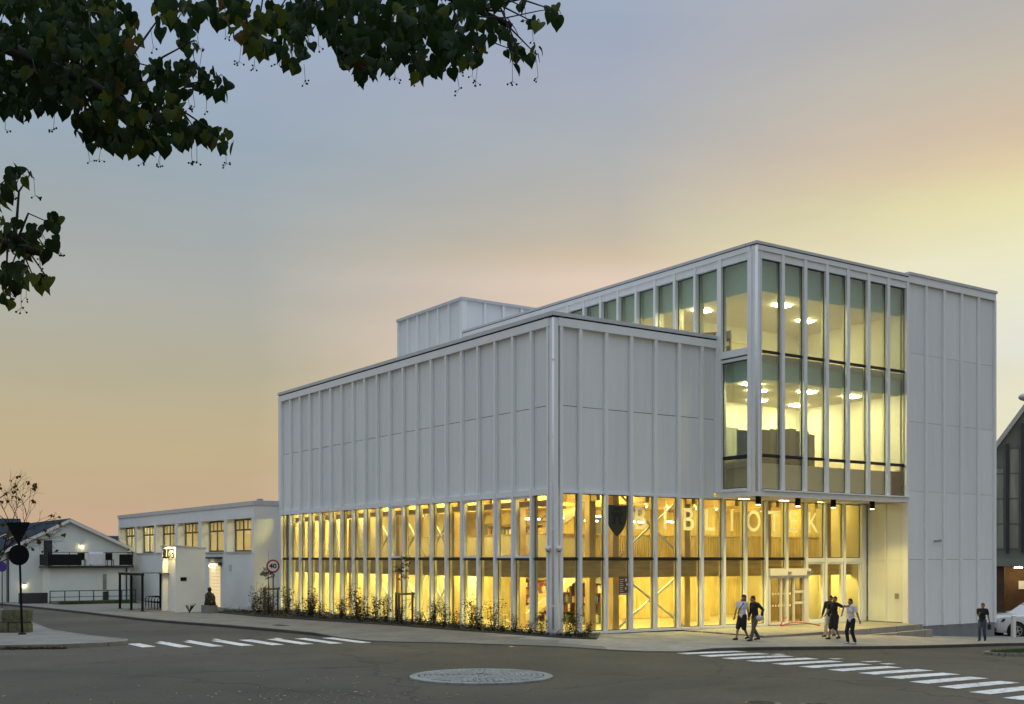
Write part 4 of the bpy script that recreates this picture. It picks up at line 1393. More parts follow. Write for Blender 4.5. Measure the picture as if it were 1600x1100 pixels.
def table_set(u, v, label, n=3):
    x, y = W(u, v)
    t = thing('reading_table', 'white reading table ' + label, 'table', (x, y, 0.02), TH + 0.3)
    MB().lathe([(0.55, 0.70), (0.56, 0.72), (0.55, 0.74)], n=24).build('table_top', M['paint_in'], t)
    MB().tube([(0, 0, 0.02), (0, 0, 0.70)], 0.04, 10).build('pedestal', M['dark_metal'], t)
    MB().lathe([(0.28, 0.0), (0.28, 0.015), (0.05, 0.035)], n=20).build('base_plate', M['dark_metal'], t)
    for i in range(n):
        a = 2 * PI * i / n + 0.5
        cx, cy = x + 0.95 * math.cos(a), y + 0.95 * math.sin(a)
        c = thing('chair', '%s pale wooden chair round the reading table %s' % (ORD[i], label), 'chair', (cx, cy, 0.02), a + PI / 2, 'chairs at the reading tables')
        box('seat', M['wood_col'], c, -0.21, 0.21, -0.21, 0.21, 0.43, 0.46)
        box('backrest', M['wood_col'], c, -0.20, 0.20, -0.22, -0.195, 0.56, 0.84)
        for sx_ in (-1, 1):
            MB().tube([(sx_ * 0.19, -0.205, 0.0), (sx_ * 0.185, -0.235, 0.62)], 0.014, 6).build('leg', M['dark_metal'], c)
            MB().tube([(sx_ * 0.19, 0.19, 0.0), (sx_ * 0.18, 0.18, 0.43)], 0.014, 6).build('leg', M['dark_metal'], c)
table_set(3.4, 7.2, 'left of the corner column')
table_set(3.6, 11.5, 'behind the bracing')

fd = thing('room_divider', 'dark olive folding room divider behind the upper-storey windows', 'room divider', (*W(10.2, V1 + 1.9), 7.56), TH)
hs = [1.55, 1.58, 1.66, 1.72, 1.78, 1.82, 1.74, 1.62]
for i in range(8):
    z_ = 0.10 * (1 if i % 2 else -1)
    MB().prism([(i * 0.66, -z_), (i * 0.66 + 0.65, z_), (i * 0.66 + 0.65, z_ + 0.04), (i * 0.66, -z_ + 0.04)], 0.0, hs[i]).build('divider_panel', M['curtain'], fd)
ls = thing('loudspeaker', 'small black loudspeaker on the sill of the upper corner window', 'loudspeaker', (*W(U1 + 1.0, -1.35), 7.56), TH - 0.4)
box('cabinet', M['black'], ls, -0.2, 0.2, -0.17, 0.17, 0.02, 0.62, 0.02)
MB().lathe([(0.12, -0.178), (0.12, -0.171)], (0, 0, 0.22), 'y', 20).build('woofer', M['dark_metal'], ls)
MB().lathe([(0.05, -0.178), (0.05, -0.171)], (0, 0, 0.48), 'y', 16).build('tweeter', M['dark_metal'], ls)
pend = [(2.9, 3.6, 5.05), (5.1, 3.9, 4.95), (6.3, 4.6, 5.2), (8.0, 3.9, 4.95), (10.4, 4.2, 5.0), (1.4, 3.4, 4.95)]
for i, (u, v, z) in enumerate(pend):
    o = thing('pendant_lamp', 'white bar lamp hanging in the hall behind the lettered glass, %s from the left' % ORD[[1, 2, 3, 4, 5, 0][i]], 'lamp', (*W(u, v), z), TH + 0.2, 'bar lamps hanging in the library hall')
    box('lamp_body', M['lampw'], o, -0.42, 0.42, -0.07, 0.07, -0.04, 0.04)
    for s_ in (-0.3, 0.3):
        MB().tube([(s_, 0, 0.04), (s_, 0, 6.2 - z)], 0.006, 5).build('wire', M['galv'], o)
# small ceiling spots along the right front
for i in range(9):
    o = thing('track_spot', 'small white ceiling spot behind the right glass front, %s from the corner column' % ORD[i], 'spotlight', (*W(3.4 + 1.55 * i, 1.75 + 0.25 * (i % 2)), 5.66), TH, 'small ceiling spots behind the right glass front')
    MB().tube([(0, 0, 0.58), (0, 0, 0.0)], 0.008, 5).build('stem', M['steel_white'], o)
    MB().tube([(0, 0, 0.02), (0.05, -0.10, -0.10)], [0.06, 0.075], 10).build('spot_head', M['steel_white'], o)
    MB().tube([(0.051, -0.102, -0.102), (0.053, -0.106, -0.106)], [0.062, 0.062], 10).build('spot_lens', M['lampw'], o)
# orange rope barrier lying by the door
pts = []
for i in range(25):
    t = i / 24
    pts.append(W(12.75 + 2.1 * t, -0.75 - 0.5 * t + 0.15 * math.sin(6 * t)))
rope = MB().tube([(x, y, 0.03 + 0.16 * math.sin(PI * (i / 24)) ** 2 * (1 if i < 12 else .8)) for i, (x, y) in enumerate(pts)], 0.028, 6)
rope.tube([(*W(12.75, -0.75), 0.03), (*W(12.95, -0.72), 0.3), (*W(13.15, -0.75), 0.42)], 0.028, 6)
rope.build('rope', pmat('orange_red_hose', (0.50, 0.07, 0.02), 0.5), tag(thing('hose', 'orange-red hose lying on the paving by the entrance door', 'hose')), smooth=True)
# ------------------------------------------------------------------ white annex on the left
AU, AV0, AV1, AZ = -1.58, 28.56, 57.8, 6.45
annex = thing('annex_building', 'low white rendered annex with deep-set lit windows left of the library', 'building', (CX, CY, 0), TH)
def ab(n, m, u0, u1, v0, v1, z0, z1, par=None, bev=0.0):
    return box(n, m, par or annex, u0, u1, v0, v1, z0, z1, bev)
WZ0, WZ1 = 3.63, 5.70
bays = [(57.5, 53.25), (52.8, 48.35), (47.85, 43.45), (42.9, 38.55), (37.9, 33.65), (33.15, 28.95)]
ab('wall', M['render'], AU, AU + 0.7, AV0, 34.3, -0.3, WZ0 - 0.07)
ab('wall', M['render'], AU, AU + 0.7, 36.4, AV1, -0.3, WZ0 - 0.07)
ab('wall', M['render'], AU, AU + 0.7, 34.3, 36.4, 2.95, WZ0 - 0.07)
ab('wall', M['render'], AU, AU + 0.7, AV0, AV1, WZ1, AZ)
edges = [AV1] + [x for b_ in bays for x in b_] + [AV0]
for i in range(0, len(edges), 2):
    ab('pier', M['render'], AU, AU + 0.7, edges[i + 1], edges[i], WZ0 - 0.068, WZ1 - 0.002)
ab('end_wall', M['render'], AU + 0.702, 6.0, AV0, AV0 + 0.3, -0.3, AZ)
ab('end_wall', M['render'], AU + 0.702, 6.0, AV1 - 0.3, AV1, -0.3, AZ)
ab('coping', M['cap'], AU - 0.06, 6.0, AV0 - 0.05, AV1 + 0.06, AZ + 0.002, AZ + 0.27)
ab('roof', M['cap'], AU + 0.3, 6.0, AV0, AV1, AZ + 0.272, AZ + 0.30)
ab('interior_wall', M['cream_in'], 3.2, 3.35, AV0 + 0.3, AV1 - 0.3, 3.3, AZ)
ab('upper_floor', M['floor_in'], AU + 0.72, 3.2, AV0 + 0.3, AV1 - 0.3, 3.15, 3.4)
M['lamp_annex'] = emat('annex_lamp_diffuser', (1.0, 0.84, 0.42), 44.0)
M['annexglass'] = glassmat('annex_glazing', (0.9, 0.9, 0.84))
M['blind'] = pmat('roller_blind', (0.62, 0.54, 0.36), 0.8, 0.06)
for i, (v1, v0) in enumerate(bays):
    w = ab('window', M['annexglass'], AU + 0.62, AU + 0.632, v0, v1, WZ0, WZ1)
    L_ = v1 - v0
    h2 = (WZ1 - WZ0) / 2
    fr = MB()
    for y_ in (-L_ / 2 + 0.05, -L_ / 6, L_ / 6, L_ / 2 - 0.05):
        fr.box(-0.05, -0.008, y_ - 0.055, y_ + 0.055, -h2 + 0.10, h2 - 0.10)
    for z_ in (-h2 + 0.05, h2 * 0.34, h2 - 0.05):
        fr.box(-0.06, -0.008, -L_ / 2, L_ / 2, z_ - 0.05, z_ + 0.05)
    for y_ in (-L_ / 3, 0.0, L_ / 3):
        fr.box(-0.045, -0.008, y_ - 0.03, y_ + 0.03, h2 * 0.34, h2 - 0.08)
    fr.build('frame', M['brownframe'], w)
    ab('sill', M['cap'], AU - 0.09, AU + 0.62, v0 - 0.02, v1 + 0.02, WZ0 - 0.066, WZ0 - 0.004)
    ab('ceiling_lamp', M['lamp_annex'], 0.4, 0.8, (v0 + v1) / 2 - 0.8, (v0 + v1) / 2 + 0.8, 6.0, 6.06)
    if i in (2, 3, 4):
        ab('picture', M['wood_col'], 3.15, 3.199, v0 + 1.6, v0 + 2.6, 4.0, 5.2)
# glass-block door panel, lit from behind
gb = ab('glass_block_panel', M['wood_dark'], AU + 0.10, AU + 0.68, 34.3, 36.4, 0.0, 2.95)
M['gblock'] = emat('lit_glass_block', (1.0, 0.70, 0.22), 0.62)
gm = MB().box(-0.02, 0.02, -0.115, 0.115, -0.10, 0.10).mesh('glass_block', M['gblock'])
for i in range(8):
    for j in range(13):
        place('glass_block', gm, gb, (-0.31, -0.92 + i * 0.262, -1.36 + j * 0.222))
ab('canopy', M['dark_metal'], AU - 0.55, AU - 0.002, 33.9, 36.6, 3.18, 3.30)
wl_ = ab('wall_lamp', M['dark_metal'], AU - 0.16, AU - 0.002, 34.0, 34.3, 2.72, 2.95)
o = MB().ball((0.0, 1.6, -0.12), (0.16, 0.34, 0.12), 10, 6).build('lamp_globe', emat('white_bulb', (1, 0.85, 0.55), 5), wl_)
for z_ in (3.0,):
    ab('cable_box', M['cap'], AU - 0.05, AU - 0.002, 32.3, 32.7, 2.4, 2.8)
ab('roof_vent', M['galv'], AU + 1.0, AU + 1.3, 30.3, 30.6, AZ + 0.30, AZ + 0.5)

# portal kiosk with the small library sign
PU, PV = -6.17, 29.1
px_, py_ = W(PU, PV)
kiosk = thing('entrance_kiosk', 'white entrance kiosk with sign lettering and lit inner wall before the annex', 'kiosk', (px_, py_, 0), TH)
K2, KV = 1.75, 2.85
MB().prism([(0, 0), (K2, 0), (K2, 0.22), (0, 0.22)], -0.1, lambda x, y: 3.88 - 0.07 * x).build('front_wall', M['render'], kiosk)
MB().prism([(0.0, KV - 0.2), (K2, KV - 0.2), (K2, KV), (0.0, KV)], -0.1, lambda x, y: 3.88 - 0.07 * x).build('back_wall', M['render'], kiosk)
MB().prism([(0.34, 0.222), (0.54, 0.222), (0.54, KV - 0.202), (0.34, KV - 0.202)], -0.1, lambda x, y: 3.87 - 0.07 * x).build('inner_wall', M['render'], kiosk)
MB().prism([(-0.04, -0.04), (K2 + 0.04, -0.04), (K2 + 0.04, KV + 0.04), (-0.04, KV + 0.04)], lambda x, y: 3.882 - 0.07 * x, lambda x, y: 3.98 - 0.07 * x).build('roof_slab', M['cap'], kiosk)
box('sign_rail', M['black'], kiosk, 0.0, 0.05, 0.224, KV, 3.84, 3.875)
box('sign_rail', M['black'], kiosk, 0.0, 0.05, 0.224, KV, 3.10, 3.135)
ax_ = text_mesh('sign_letters', 'BIBLIOTEK', 0.9, 0.015, M['black'], KV - 0.5, 0.012)
hh = max(v.co.y for v in ax_.vertices)
for v in ax_.vertices:
    v.co.y *= 0.62 / hh
place('sign_letters', ax_, kiosk, (0.02, KV / 2 + 0.12, 3.18), (rad(90), 0, rad(-90)))
box('name_plate', M['black'], kiosk, 0.24, 0.60, -0.03, -0.003, 1.86, 2.08)
box('ceiling_lamp', emat('kiosk_lamp', (1.0, 0.74, 0.30), 75.0), kiosk, 0.08, 0.28, 0.7, 2.3, 3.815, 3.855)

# cycle shelter and cycle stands
sx0, sy0 = W(-7.75, 36.5)
shel = thing('cycle_shelter', 'black steel cycle shelter frame with flat roof beside the kiosk', 'shelter', (*W(-7.4, 33.0), 0), TH)
for v in (-1.3, 1.0, 3.5):
    for u in (0.0, 2.6):
        box('post', M['black'], shel, u - 0.06, u + 0.06, v - 0.06, v + 0.06, 0.0, 2.15)
        box('foot_plate', M['black'], shel, u - 0.12, u + 0.12, v - 0.12, v + 0.12, 0.0, 0.03)
for u in (0.0, 2.6):
    box('roof_beam', M['black'], shel, u - 0.06, u + 0.06, -1.45, 3.65, 2.152, 2.28)
box('roof_sheet', M['dark_metal'], shel, -0.10, 2.7, -1.5, 3.7, 2.282, 2.31)
for i in range(9):
    o = thing('cycle_stand', 'low black hoop cycle stand under the shelter, %s from the kiosk' % ORD[i], 'cycle stand', (*W(-5.2, 31.9 + i * 0.62), 0), TH, 'hoop stands under the cycle shelter')
    MB().tube([(-0.45, 0, 0), (-0.45, 0, 0.6), (-0.36, 0, 0.74), (0.36, 0, 0.74), (0.45, 0, 0.6), (0.45, 0, 0)], 0.028, 8).build('hoop', M['black'], o, smooth=True)
    MB().tube([(-0.44, 0, 0.38), (0.44, 0, 0.38)], 0.02, 6).build('cross_bar', M['black'], o)

# bronze bust on a stone pedestal
bust = thing('bust_sculpture', 'dark bronze seated figure on a grey stone pedestal by the kiosk', 'sculpture', (*W(-4.85, 27.2), 0), TH + 0.3)
MB().prism([(-0.42, -0.4), (0.42, -0.4), (0.40, 0.4), (-0.40, 0.4)], 0, 0.55).build('pedestal', M['concrete'], bust)
b = MB()
b.lathe([(0.36, 0.55), (0.38, 0.62), (0.34, 0.80), (0.29, 1.0), (0.27, 1.2), (0.26, 1.32), (0.12, 1.44), (0.09, 1.5)], n=14)
b.ball((0, -0.02, 1.60), (0.14, 0.16, 0.18), 12, 8)
b.tube([(-0.26, 0, 1.28), (-0.36, -0.10, 1.0), (-0.18, -0.30, 0.86)], [0.10, 0.09, 0.07], 8)
b.tube([(0.26, 0, 1.28), (0.36, -0.10, 1.0), (0.18, -0.30, 0.86)], [0.10, 0.09, 0.07], 8)
b.tube([(-0.14, 0, 0.72), (-0.17, -0.36, 0.76), (-0.16, -0.40, 0.56)], [0.13, 0.11, 0.09], 8)
b.tube([(0.14, 0, 0.72), (0.17, -0.36, 0.76), (0.16, -0.40, 0.56)], [0.13, 0.11, 0.09], 8)
bust.scale = (0.82, 0.82, 0.86)
b.build('bronze_figure', pmat('dark_bronze', (0.03, 0.026, 0.02), 0.45, 0.3, metal=0.5), bust, smooth=True)

# ------------------------------------------------------------------ white gabled house far left
HV = 51.6
house = thing('gabled_house', 'white gabled house with slate-blue roof and balcony at the far left', 'house', (CX, CY, 0), TH)
M['hwhite'] = pmat('house_white_boards', (0.74, 0.78, 0.73), 0.7, 0.05, 0.6)
M['slate'] = pmat('blue_slate_roof', (0.020, 0.034, 0.048), 0.9, 0.2, 1.2, spec=0.1, fine=0.15, bscale=6)
uL, uP, uR = -11.2, -6.93, -2.6
zL, zP, zR = 3.85, 6.02, 4.0
def gab(v0, v1):
    vs = [(u, v, z) for v in (v0, v1) for (u, z) in ((uL, -0.4), (uR, -0.4), (uR, zR), (uP, zP), (uL, zL))]
    return MB().add(vs, [(0, 1, 2, 3, 4), (9, 8, 7, 6, 5), (0, 5, 6, 1), (1, 6, 7, 2), (2, 7, 8, 3), (3, 8, 9, 4), (4, 9, 5, 0)])
gab(HV, HV + 42).build('wall', M['hwhite'], house)
def slope(ua, za, ub, zb, t=0.16):
    return MB().add([(ua, HV - 0.25, za), (ub, HV - 0.25, zb), (ub, HV + 42.2, zb), (ua, HV + 42.2, za), (ua, HV - 0.25, za + t), (ub, HV - 0.25, zb + t), (ub, HV + 42.2, zb + t), (ua, HV + 42.2, za + t)],
                    [(3, 2, 1, 0), (4, 5, 6, 7), (0, 1, 5, 4), (1, 2, 6, 5), (2, 3, 7, 6), (3, 0, 4, 7)])
rf = slope(uL - 0.5, zL - 0.24, uP, zP + 0.02).build('roof', M['slate'], house)
slope(uP + 0.002, zP + 0.02, uR + 0.4, zR - 0.16).build('roof', M['slate'], house)
for v in (HV + 6, HV + 12):
    MB().add([(uL + 1.2, v, 4.72), (uL + 2.2, v, 5.23), (uL + 2.2, v + 0.9, 5.23), (uL + 1.2, v + 0.9, 4.72)], [(0, 1, 2, 3)]).build('roof_window', M['int_glass'], rf)
for (ua, za, ub, zb) in ((uL - 0.5, zL - 0.30, uP, zP - 0.02), (uP, zP - 0.02, uR + 0.4, zR - 0.2)):
    MB().bar((ua, HV - 0.30, za + 0.05), (ub, HV - 0.30, zb + 0.05), 0.05, 0.22).build('barge_board', M['steel_white'], house)
MB().box(uL - 0.05, uL + 0.06, HV - 0.06, HV - 0.004, -0.3, zL).build('drain_pipe', M['dark_metal'], house)
hd = MB().box(-8.75, -8.15, HV - 0.06, HV - 0.004, 2.65, 4.55).build('door', M['dark_metal'], house)
MB().box(-8.85, -8.76, HV - 0.09, HV - 0.004, 2.65, 4.65).build('door_frame', M['steel_white'], house)
hp = MB().box(-8.65, -7.95, HV - 0.25, HV - 0.004, 5.05, 5.28).build('heat_pump', M['steel_white'], house)
M['lamp_wall'] = emat('wall_lamp_glass', (1.0, 0.80, 0.42), 14.0)
for (u, z) in ((-6.05, 4.10), (-10.1, 1.2)):
    wlp = MB().box(u - 0.10, u + 0.10, HV - 0.22, HV - 0.004, z + 0.10, z + 0.16).build('wall_lamp', M['dark_metal'], house)
    MB().ball((u, HV - 0.16, z), (0.10, 0.09, 0.10), 10, 6).build('lamp_glass', M['lamp_wall'], wlp, smooth=True)
# garage wing with the balcony on top
EV = 49.0
MB().box(-8.85, -3.2, EV, HV - 0.002, -0.4, 2.50).build('wing_wall', M['hwhite'], house)
MB().box(-9.1, -3.0, EV - 0.35, HV - 0.1, 2.502, 2.66).build('balcony_deck', M['dark_metal'], house)
bal = MB().box(-9.05, -6.75, EV - 0.33, EV - 0.30, 2.70, 3.50).build('balcony_panel', M['black'], house)
MB().box(-4.05, -3.05, EV - 0.33, EV - 0.30, 2.70, 3.50).build('balcony_panel', M['black'], house)
MB().box(-9.05, -9.02, EV - 0.296, HV - 0.1, 2.70, 3.50).build('balcony_panel', M['black'], house)
for u in (-9.04, -7.6, -6.1, -4.6, -3.07):
    MB().box(u - 0.025, u + 0.025, EV - 0.295, EV - 0.25, 2.66, 3.62).build('balcony_post', M['black'], house)
MB().box(-9.06, -3.03, EV - 0.33, EV - 0.24, 3.622, 3.66).build('balcony_rail', M['black'], house)
MB().box(-5.15, -4.9, EV - 0.05, EV - 0.002, 0.9, 2.05).build('wing_window', M['int_glass'], house)
MB().box(-5.15, -4.75, EV - 0.05, EV - 0.002, -0.3, 0.75).build('wing_door', M['dark_metal'], house)
MB().tube([(-3.45, EV - 0.08, -0.3), (-3.45, EV - 0.08, 2.5)], 0.05, 8).build('drain_pipe', M['dark_metal'], house)
x, y = W(-5.75, EV - 0.36)
towel = thing('towel', 'white towel hung over the balcony rail of the gabled house', 'towel', (x, y, 0), TH)
MB().add([(u, -0.01 + 0.02 * math.sin(5 * u) * (1 - (z - 2.8)), z) for z in lin(2.78, 3.68, 5) for u in lin(-0.52, 0.52, 12)] + [(u, 0.14, z) for z in lin(3.68, 3.1, 3) for u in lin(-0.52, 0.52, 12)],
         [(j * 12 + i, j * 12 + i + 1, (j + 1) * 12 + i + 1, (j + 1) * 12 + i) for j in range(7) for i in range(11)]).build('cloth', pmat('white_towel', (0.66, 0.68, 0.72), 0.9), towel, smooth=True)
for i, (u, lb) in enumerate(((-6.5, 'dark chair on the balcony left of the white towel'), (-4.5, 'dark chair on the balcony right of the white towel'))):
    c = thing('balcony_chair', lb, 'chair', (*W(u, EV + 0.6), 2.66), TH)
    box('seat', M['black'], c, -0.25, 0.25, -0.25, 0.25, 0.40, 0.45)
    box('backrest', M['black'], c, -0.25, 0.25, 0.20, 0.25, 0.452, 0.95)
    for a in (-1, 1):
        for b_ in (-1, 1):
            box('leg', M['black'], c, a * 0.22 - 0.02, a * 0.22 + 0.02, b_ * 0.2 - 0.02, b_ * 0.2 + 0.02, 0, 0.398)
# red house behind, partly hidden
rh = thing('red_house', 'red boarded house peeking out between the gabled house and the annex', 'house', (CX, CY, 0), TH)
MB().box(-3.4, 4.0, 62.0, 70.0, -0.4, 4.3).build('wall', pmat('red_boards', (0.14, 0.03, 0.025), 0.8, 0.15), rh)
MB().add([(-3.8, 61.6, 4.3), (4.4, 61.6, 4.3), (4.4, 66, 5.2), (-3.8, 66, 5.2), (4.4, 70.4, 4.3), (-3.8, 70.4, 4.3)], [(0, 1, 2, 3), (3, 2, 4, 5), (1, 4, 2), (0, 3, 5), (0, 5, 4, 1)]).build('roof', M['slate'], rh)
rh2 = thing('red_house', 'red house with dark roof behind the yield sign at the left edge', 'house', (-56, 112, 0), 0.5)
MB().box(-7, 7, -4, 4, -0.4, 5.4).build('wall', pmat('dull_red_boards', (0.13, 0.04, 0.03), 0.8, 0.15), rh2)
MB().add([(-7.4, -4.5, 5.3), (7.4, -4.5, 5.3), (7.4, 0, 7.2), (-7.4, 0, 7.2), (7.4, 4.5, 5.3), (-7.4, 4.5, 5.3)], [(0, 1, 2, 3), (3, 2, 4, 5), (1, 4, 2), (0, 3, 5), (0, 5, 4, 1)]).build('roof', M['slate'], rh2)
# low white building at the far left edge
lw = thing('white_outbuilding', 'low pale outbuilding at the left edge behind the stone wall', 'building', (CX, CY, 0), TH)
MB().box(-16.5, -11.25, 51.9, 60, -0.4, 3.65).build('wall', M['hwhite'], lw)
MB().box(-16.7, -11.2, 51.7, 60.2, 3.652, 3.80).build('roof', M['slate'], lw)
MB().box(-12.15, -11.85, 51.84, 51.898, 0.9, 2.9).build('window', M['int_glass'], lw)
ns = thing('parking_sign', 'round blue and red no-parking sign at the left edge', 'sign', (-33.5, 75.4, 0), 0)
MB().tube([(0, 0, 0), (0, 0, 3.0)], 0.035, 8).build('pole', M['dark_metal'], ns)
MB().lathe([(0.30, -0.052), (0.30, -0.038)], (0, 0, 2.65), 'y', 24).build('sign_disc', pmat('sign_blue', (0.05, 0.03, 0.26), 0.4), ns)
MB().lathe([(0.33, -0.037), (0.33, -0.030)], (0, 0, 2.65), 'y', 24).build('sign_border', pmat('sign_red', (0.25, 0.015, 0.03), 0.4), ns)
# retaining wall, railing and lawn in front of the house
rwall = thing('garden_wall', 'dark low garden wall in front of the gabled house', 'wall', (CX, CY, 0), TH)
MB().box(-11.1, -9.2, 48.2, 48.5, -0.3, 0.75).build('wall_body', M['dark_metal'], rwall)
MB().box(-9.19, -3.4, 47.6, 47.8, -0.3, 0.16).build('wall_foot', M['concrete'], rwall)
rail = thing('garden_railing', 'dark steel railing along the garden of the gabled house', 'railing', (CX, CY, 0), TH)
for i in range(7):
    u = -9.2 + i * 1.0
    MB().box(u - 0.03, u + 0.03, 47.47, 47.53, 0, 0.84).build('post', M['dark_metal'], rail)
MB().box(-9.25, -3.15, 47.47, 47.53, 0.842, 0.90).build('top_rail', M['dark_metal'], rail)
MB().box(-9.25, -3.15, 47.535, 47.57, 0.42, 0.46).build('mid_rail', M['dark_metal'], rail)
def _lg(rr):
    a, b_ = rr.random(), rr.random()
    return W(-9.0 + 5.2 * a, 45.0 + 2.3 * b_ * (0.4 + 0.6 * a))
lawn = MB().prism([W(-9.3, 45.4), W(-3.6, 44.6), W(-3.4, 47.5), W(-9.3, 47.4)], -0.1, 0.03).build('lawn', M['verge'])
tag(lawn, kind='structure')
grass_patch('grass', None, _lg, 7000, 0.20, lambda x, y: 0.02, 8)
bpy.data.objects['grass']['label'] = 'rough grass strip before the garden railing'

# ------------------------------------------------------------------ gabled hall on the right
hall = thing('gabled_hall', 'dark gabled hall with tall strip windows and brick ground floor at the right edge', 'building', (42.9, 95.0, 0), rad(-25))
HY = 0.0
M['hallpanel'] = pmat('grey_green_panel', (0.20, 0.22, 0.175), 0.6, 0.08, 0.6)
M['hallglass'] = pmat('dim_curtained_window', (0.36, 0.37, 0.29), 0.3, 0.35, 0.9, (3, 3, 0.2))
M['brick'] = pmat('brown_brick', (0.085, 0.045, 0.028), 0.85, 0.2, 1.0, fine=0.25, bscale=9)
xl, xp, xr = -7.3, 0.0, 7.3
za_, zp2 = 5.6, 16.0
vs = [(x, y, z) for y in (HY, HY + 30) for (x, z) in ((xl, 3.1), (xr, 3.1), (xr, za_), (xp, zp2), (xl, za_))]
MB().add(vs, [(0, 1, 2, 3, 4), (9, 8, 7, 6, 5), (0, 5, 6, 1), (1, 6, 7, 2), (2, 7, 8, 3), (3, 8, 9, 4), (4, 9, 5, 0)]).build('upper_wall', M['hallpanel'], hall)
for (xa, xb) in ((xl - 0.5, xp), (xr + 0.5, xp)):
    zz0 = za_ - 0.72
    MB().add([(xa, HY - 0.5, zz0), (xp, HY - 0.5, zp2 + 0.03), (xp, HY + 30.4, zp2 + 0.03), (xa, HY + 30.4, zz0),
              (xa, HY - 0.5, zz0 + 0.55), (xp, HY - 0.5, zp2 + 0.62), (xp, HY + 30.4, zp2 + 0.62), (xa, HY + 30.4, zz0 + 0.55)],
             [(3, 2, 1, 0), (4, 5, 6, 7), (0, 1, 5, 4), (1, 2, 6, 5), (2, 3, 7, 6), (3, 0, 4, 7)]).build('roof', pmat('pale_verge_sheet', (0.5, 0.48, 0.44), 0.5), hall)
def ztop(x):
    return za_ + (zp2 - za_) * (1 - abs(x - xp) / (xp - xl)) - 1.3
x = -6.3
while x < 6.5:
    zt_ = max(4.6, ztop(x + 0.35)) - 0.4
    z0 = 4.0
    zs = [z0]
    while zs[-1] < zt_ - 0.2:
        zs.append(min(zt_, zs[-1] + 2.1))
    for q in range(len(zs) - 1):
        MB().box(x + 0.10, x + 0.78, HY - 0.06, HY - 0.004, zs[q] + 0.03, zs[q + 1] - 0.03).build('window_pane', M['hallglass'], hall)
        MB().box(x + 0.09, x + 0.80, HY - 0.10, HY - 0.062, zs[q + 1] - 0.05, zs[q + 1] + 0.03).build('glazing_bar', M['concrete'], hall)
    MB().box(x - 0.18, x + 0.06, HY - 0.5, HY - 0.004, 3.7, zt_ + 0.3).build('fin', M['dark_metal'], hall)
    x += 1.16
MB().box(xl - 0.2, xr + 0.2, HY - 0.6, HY + 0.5, 2.55, 3.09).build('floor_band', M['hallpanel'], hall)
MB().box(xl, xr, HY + 2.2, HY + 2.5, -1.4, 2.54).build('brick_wall', M['brick'], hall)
for x in (-5.5, -2.4, 0.7, 3.9):
    MB().box(x - 0.45, x + 0.45, HY - 0.3, HY + 0.5, -1.4, 2.54).build('brick_pier', M['brick'], hall)
for x in (-3.9, -0.7, 2.1):
    MB().box(x - 0.22, x + 0.22, HY + 2.1, HY + 2.19, 0.6, 1.3).build('lit_window', emat('dim_lit_window', (1.0, 0.5, 0.12), 0.04), hall)
for x in (-4.0, -0.9, 2.3):
    o = MB().lathe([(0.32, 0.0), (0.28, 0.09), (0.05, 0.10)], (x, HY + 0.8, 2.40), n=16).build('ceiling_lamp', M['lamp_annex'], hall)
lp_ = bpy.data.lights.new('porch_light', 'POINT')
lp_.energy = 28
lp_.color = (1.0, 0.66, 0.28)
lp_.shadow_soft_size = 0.25
lo = bpy.data.objects.new('porch_light', lp_)
COL.objects.link(lo)
lo.location = (-1.9, HY + 0.8, 2.2)
lo.parent = hall

# street lamp whose head leans into the frame at the right edge
sl_ = thing('street_lamp', 'pale street lamp head reaching in at the right edge above the hall', 'street lamp', (18.75, 40.0, zp(18.75, 40.0) - 0.12), 0)
MB().tube([(0, 0, 0), (0, 0, 5.0), (0, 0, 9.1)], [0.10, 0.08, 0.06], 12).build('pole', M['galv'], sl_, smooth=True)
MB().tube([(0, 0, 9.1), (-0.15, 0, 9.25), (-0.5, 0, 9.3)], 0.045, 8).build('arm', M['galv'], sl_, smooth=True)
MB().ball((-0.75, 0, 9.27), (0.36, 0.17, 0.15), 16, 8).build('lamp_head', pmat('pale_lamp_housing', (0.55, 0.52, 0.5), 0.4), sl_, smooth=True)

# ------------------------------------------------------------------ signs
ys = thing('yield_sign', 'tall sign pole seen from behind with triangle above round disc, far left', 'sign', (-20.49, 48.0, 0.02), 0)
MB().tube([(0, 0, 0), (-0.10, 0, 3.2), (-0.14, 0, 4.55)], 0.045, 10).build('pole', M['black'], ys, smooth=True)
flat('triangle_plate', [(-0.62, 4.62), (-0.12, 3.72), (0.36, 4.66), (0.30, 4.70), (-0.56, 4.68)], M['sign_back'], -0.09, -0.05, ys)
MB().lathe([(0.43, -0.09), (0.43, -0.05)], (-0.11, 0, 3.32), 'y', 32).build('disc_plate', M['sign_back'], ys)
MB().lathe([(0.16, 0.0), (0.16, 0.04), (0.06, 0.09)], n=12).build('foot', M['black'], ys)

spd = thing('speed_sign', 'round speed limit sign reading 40 in the planting bed', 'sign', (*W(-3.75, 20.4), 0.0), 0)
MB().tube([(0, 0.06, 0), (0, 0.06, 3.05)], 0.035, 8).build('pole', M['dark_metal'], spd)
MB().lathe([(0.36, -0.012), (0.36, 0.012)], (0, 0, 2.78), 'y', 32).build('red_rim', pmat('sign_rim_red', (0.30, 0.012, 0.015), 0.35), spd)
MB().lathe([(0.275, -0.018), (0.275, -0.0125)], (0, 0, 2.78), 'y', 32).build('white_face', pmat('sign_face', (0.75, 0.72, 0.66), 0.35), spd)
tm = text_mesh('numeral', '40', 0.34, 0.003, M['black'], 0.40, 0.012)
place('numeral', tm, spd, (0.0, -0.0225, 2.66), (rad(90), 0, 0))

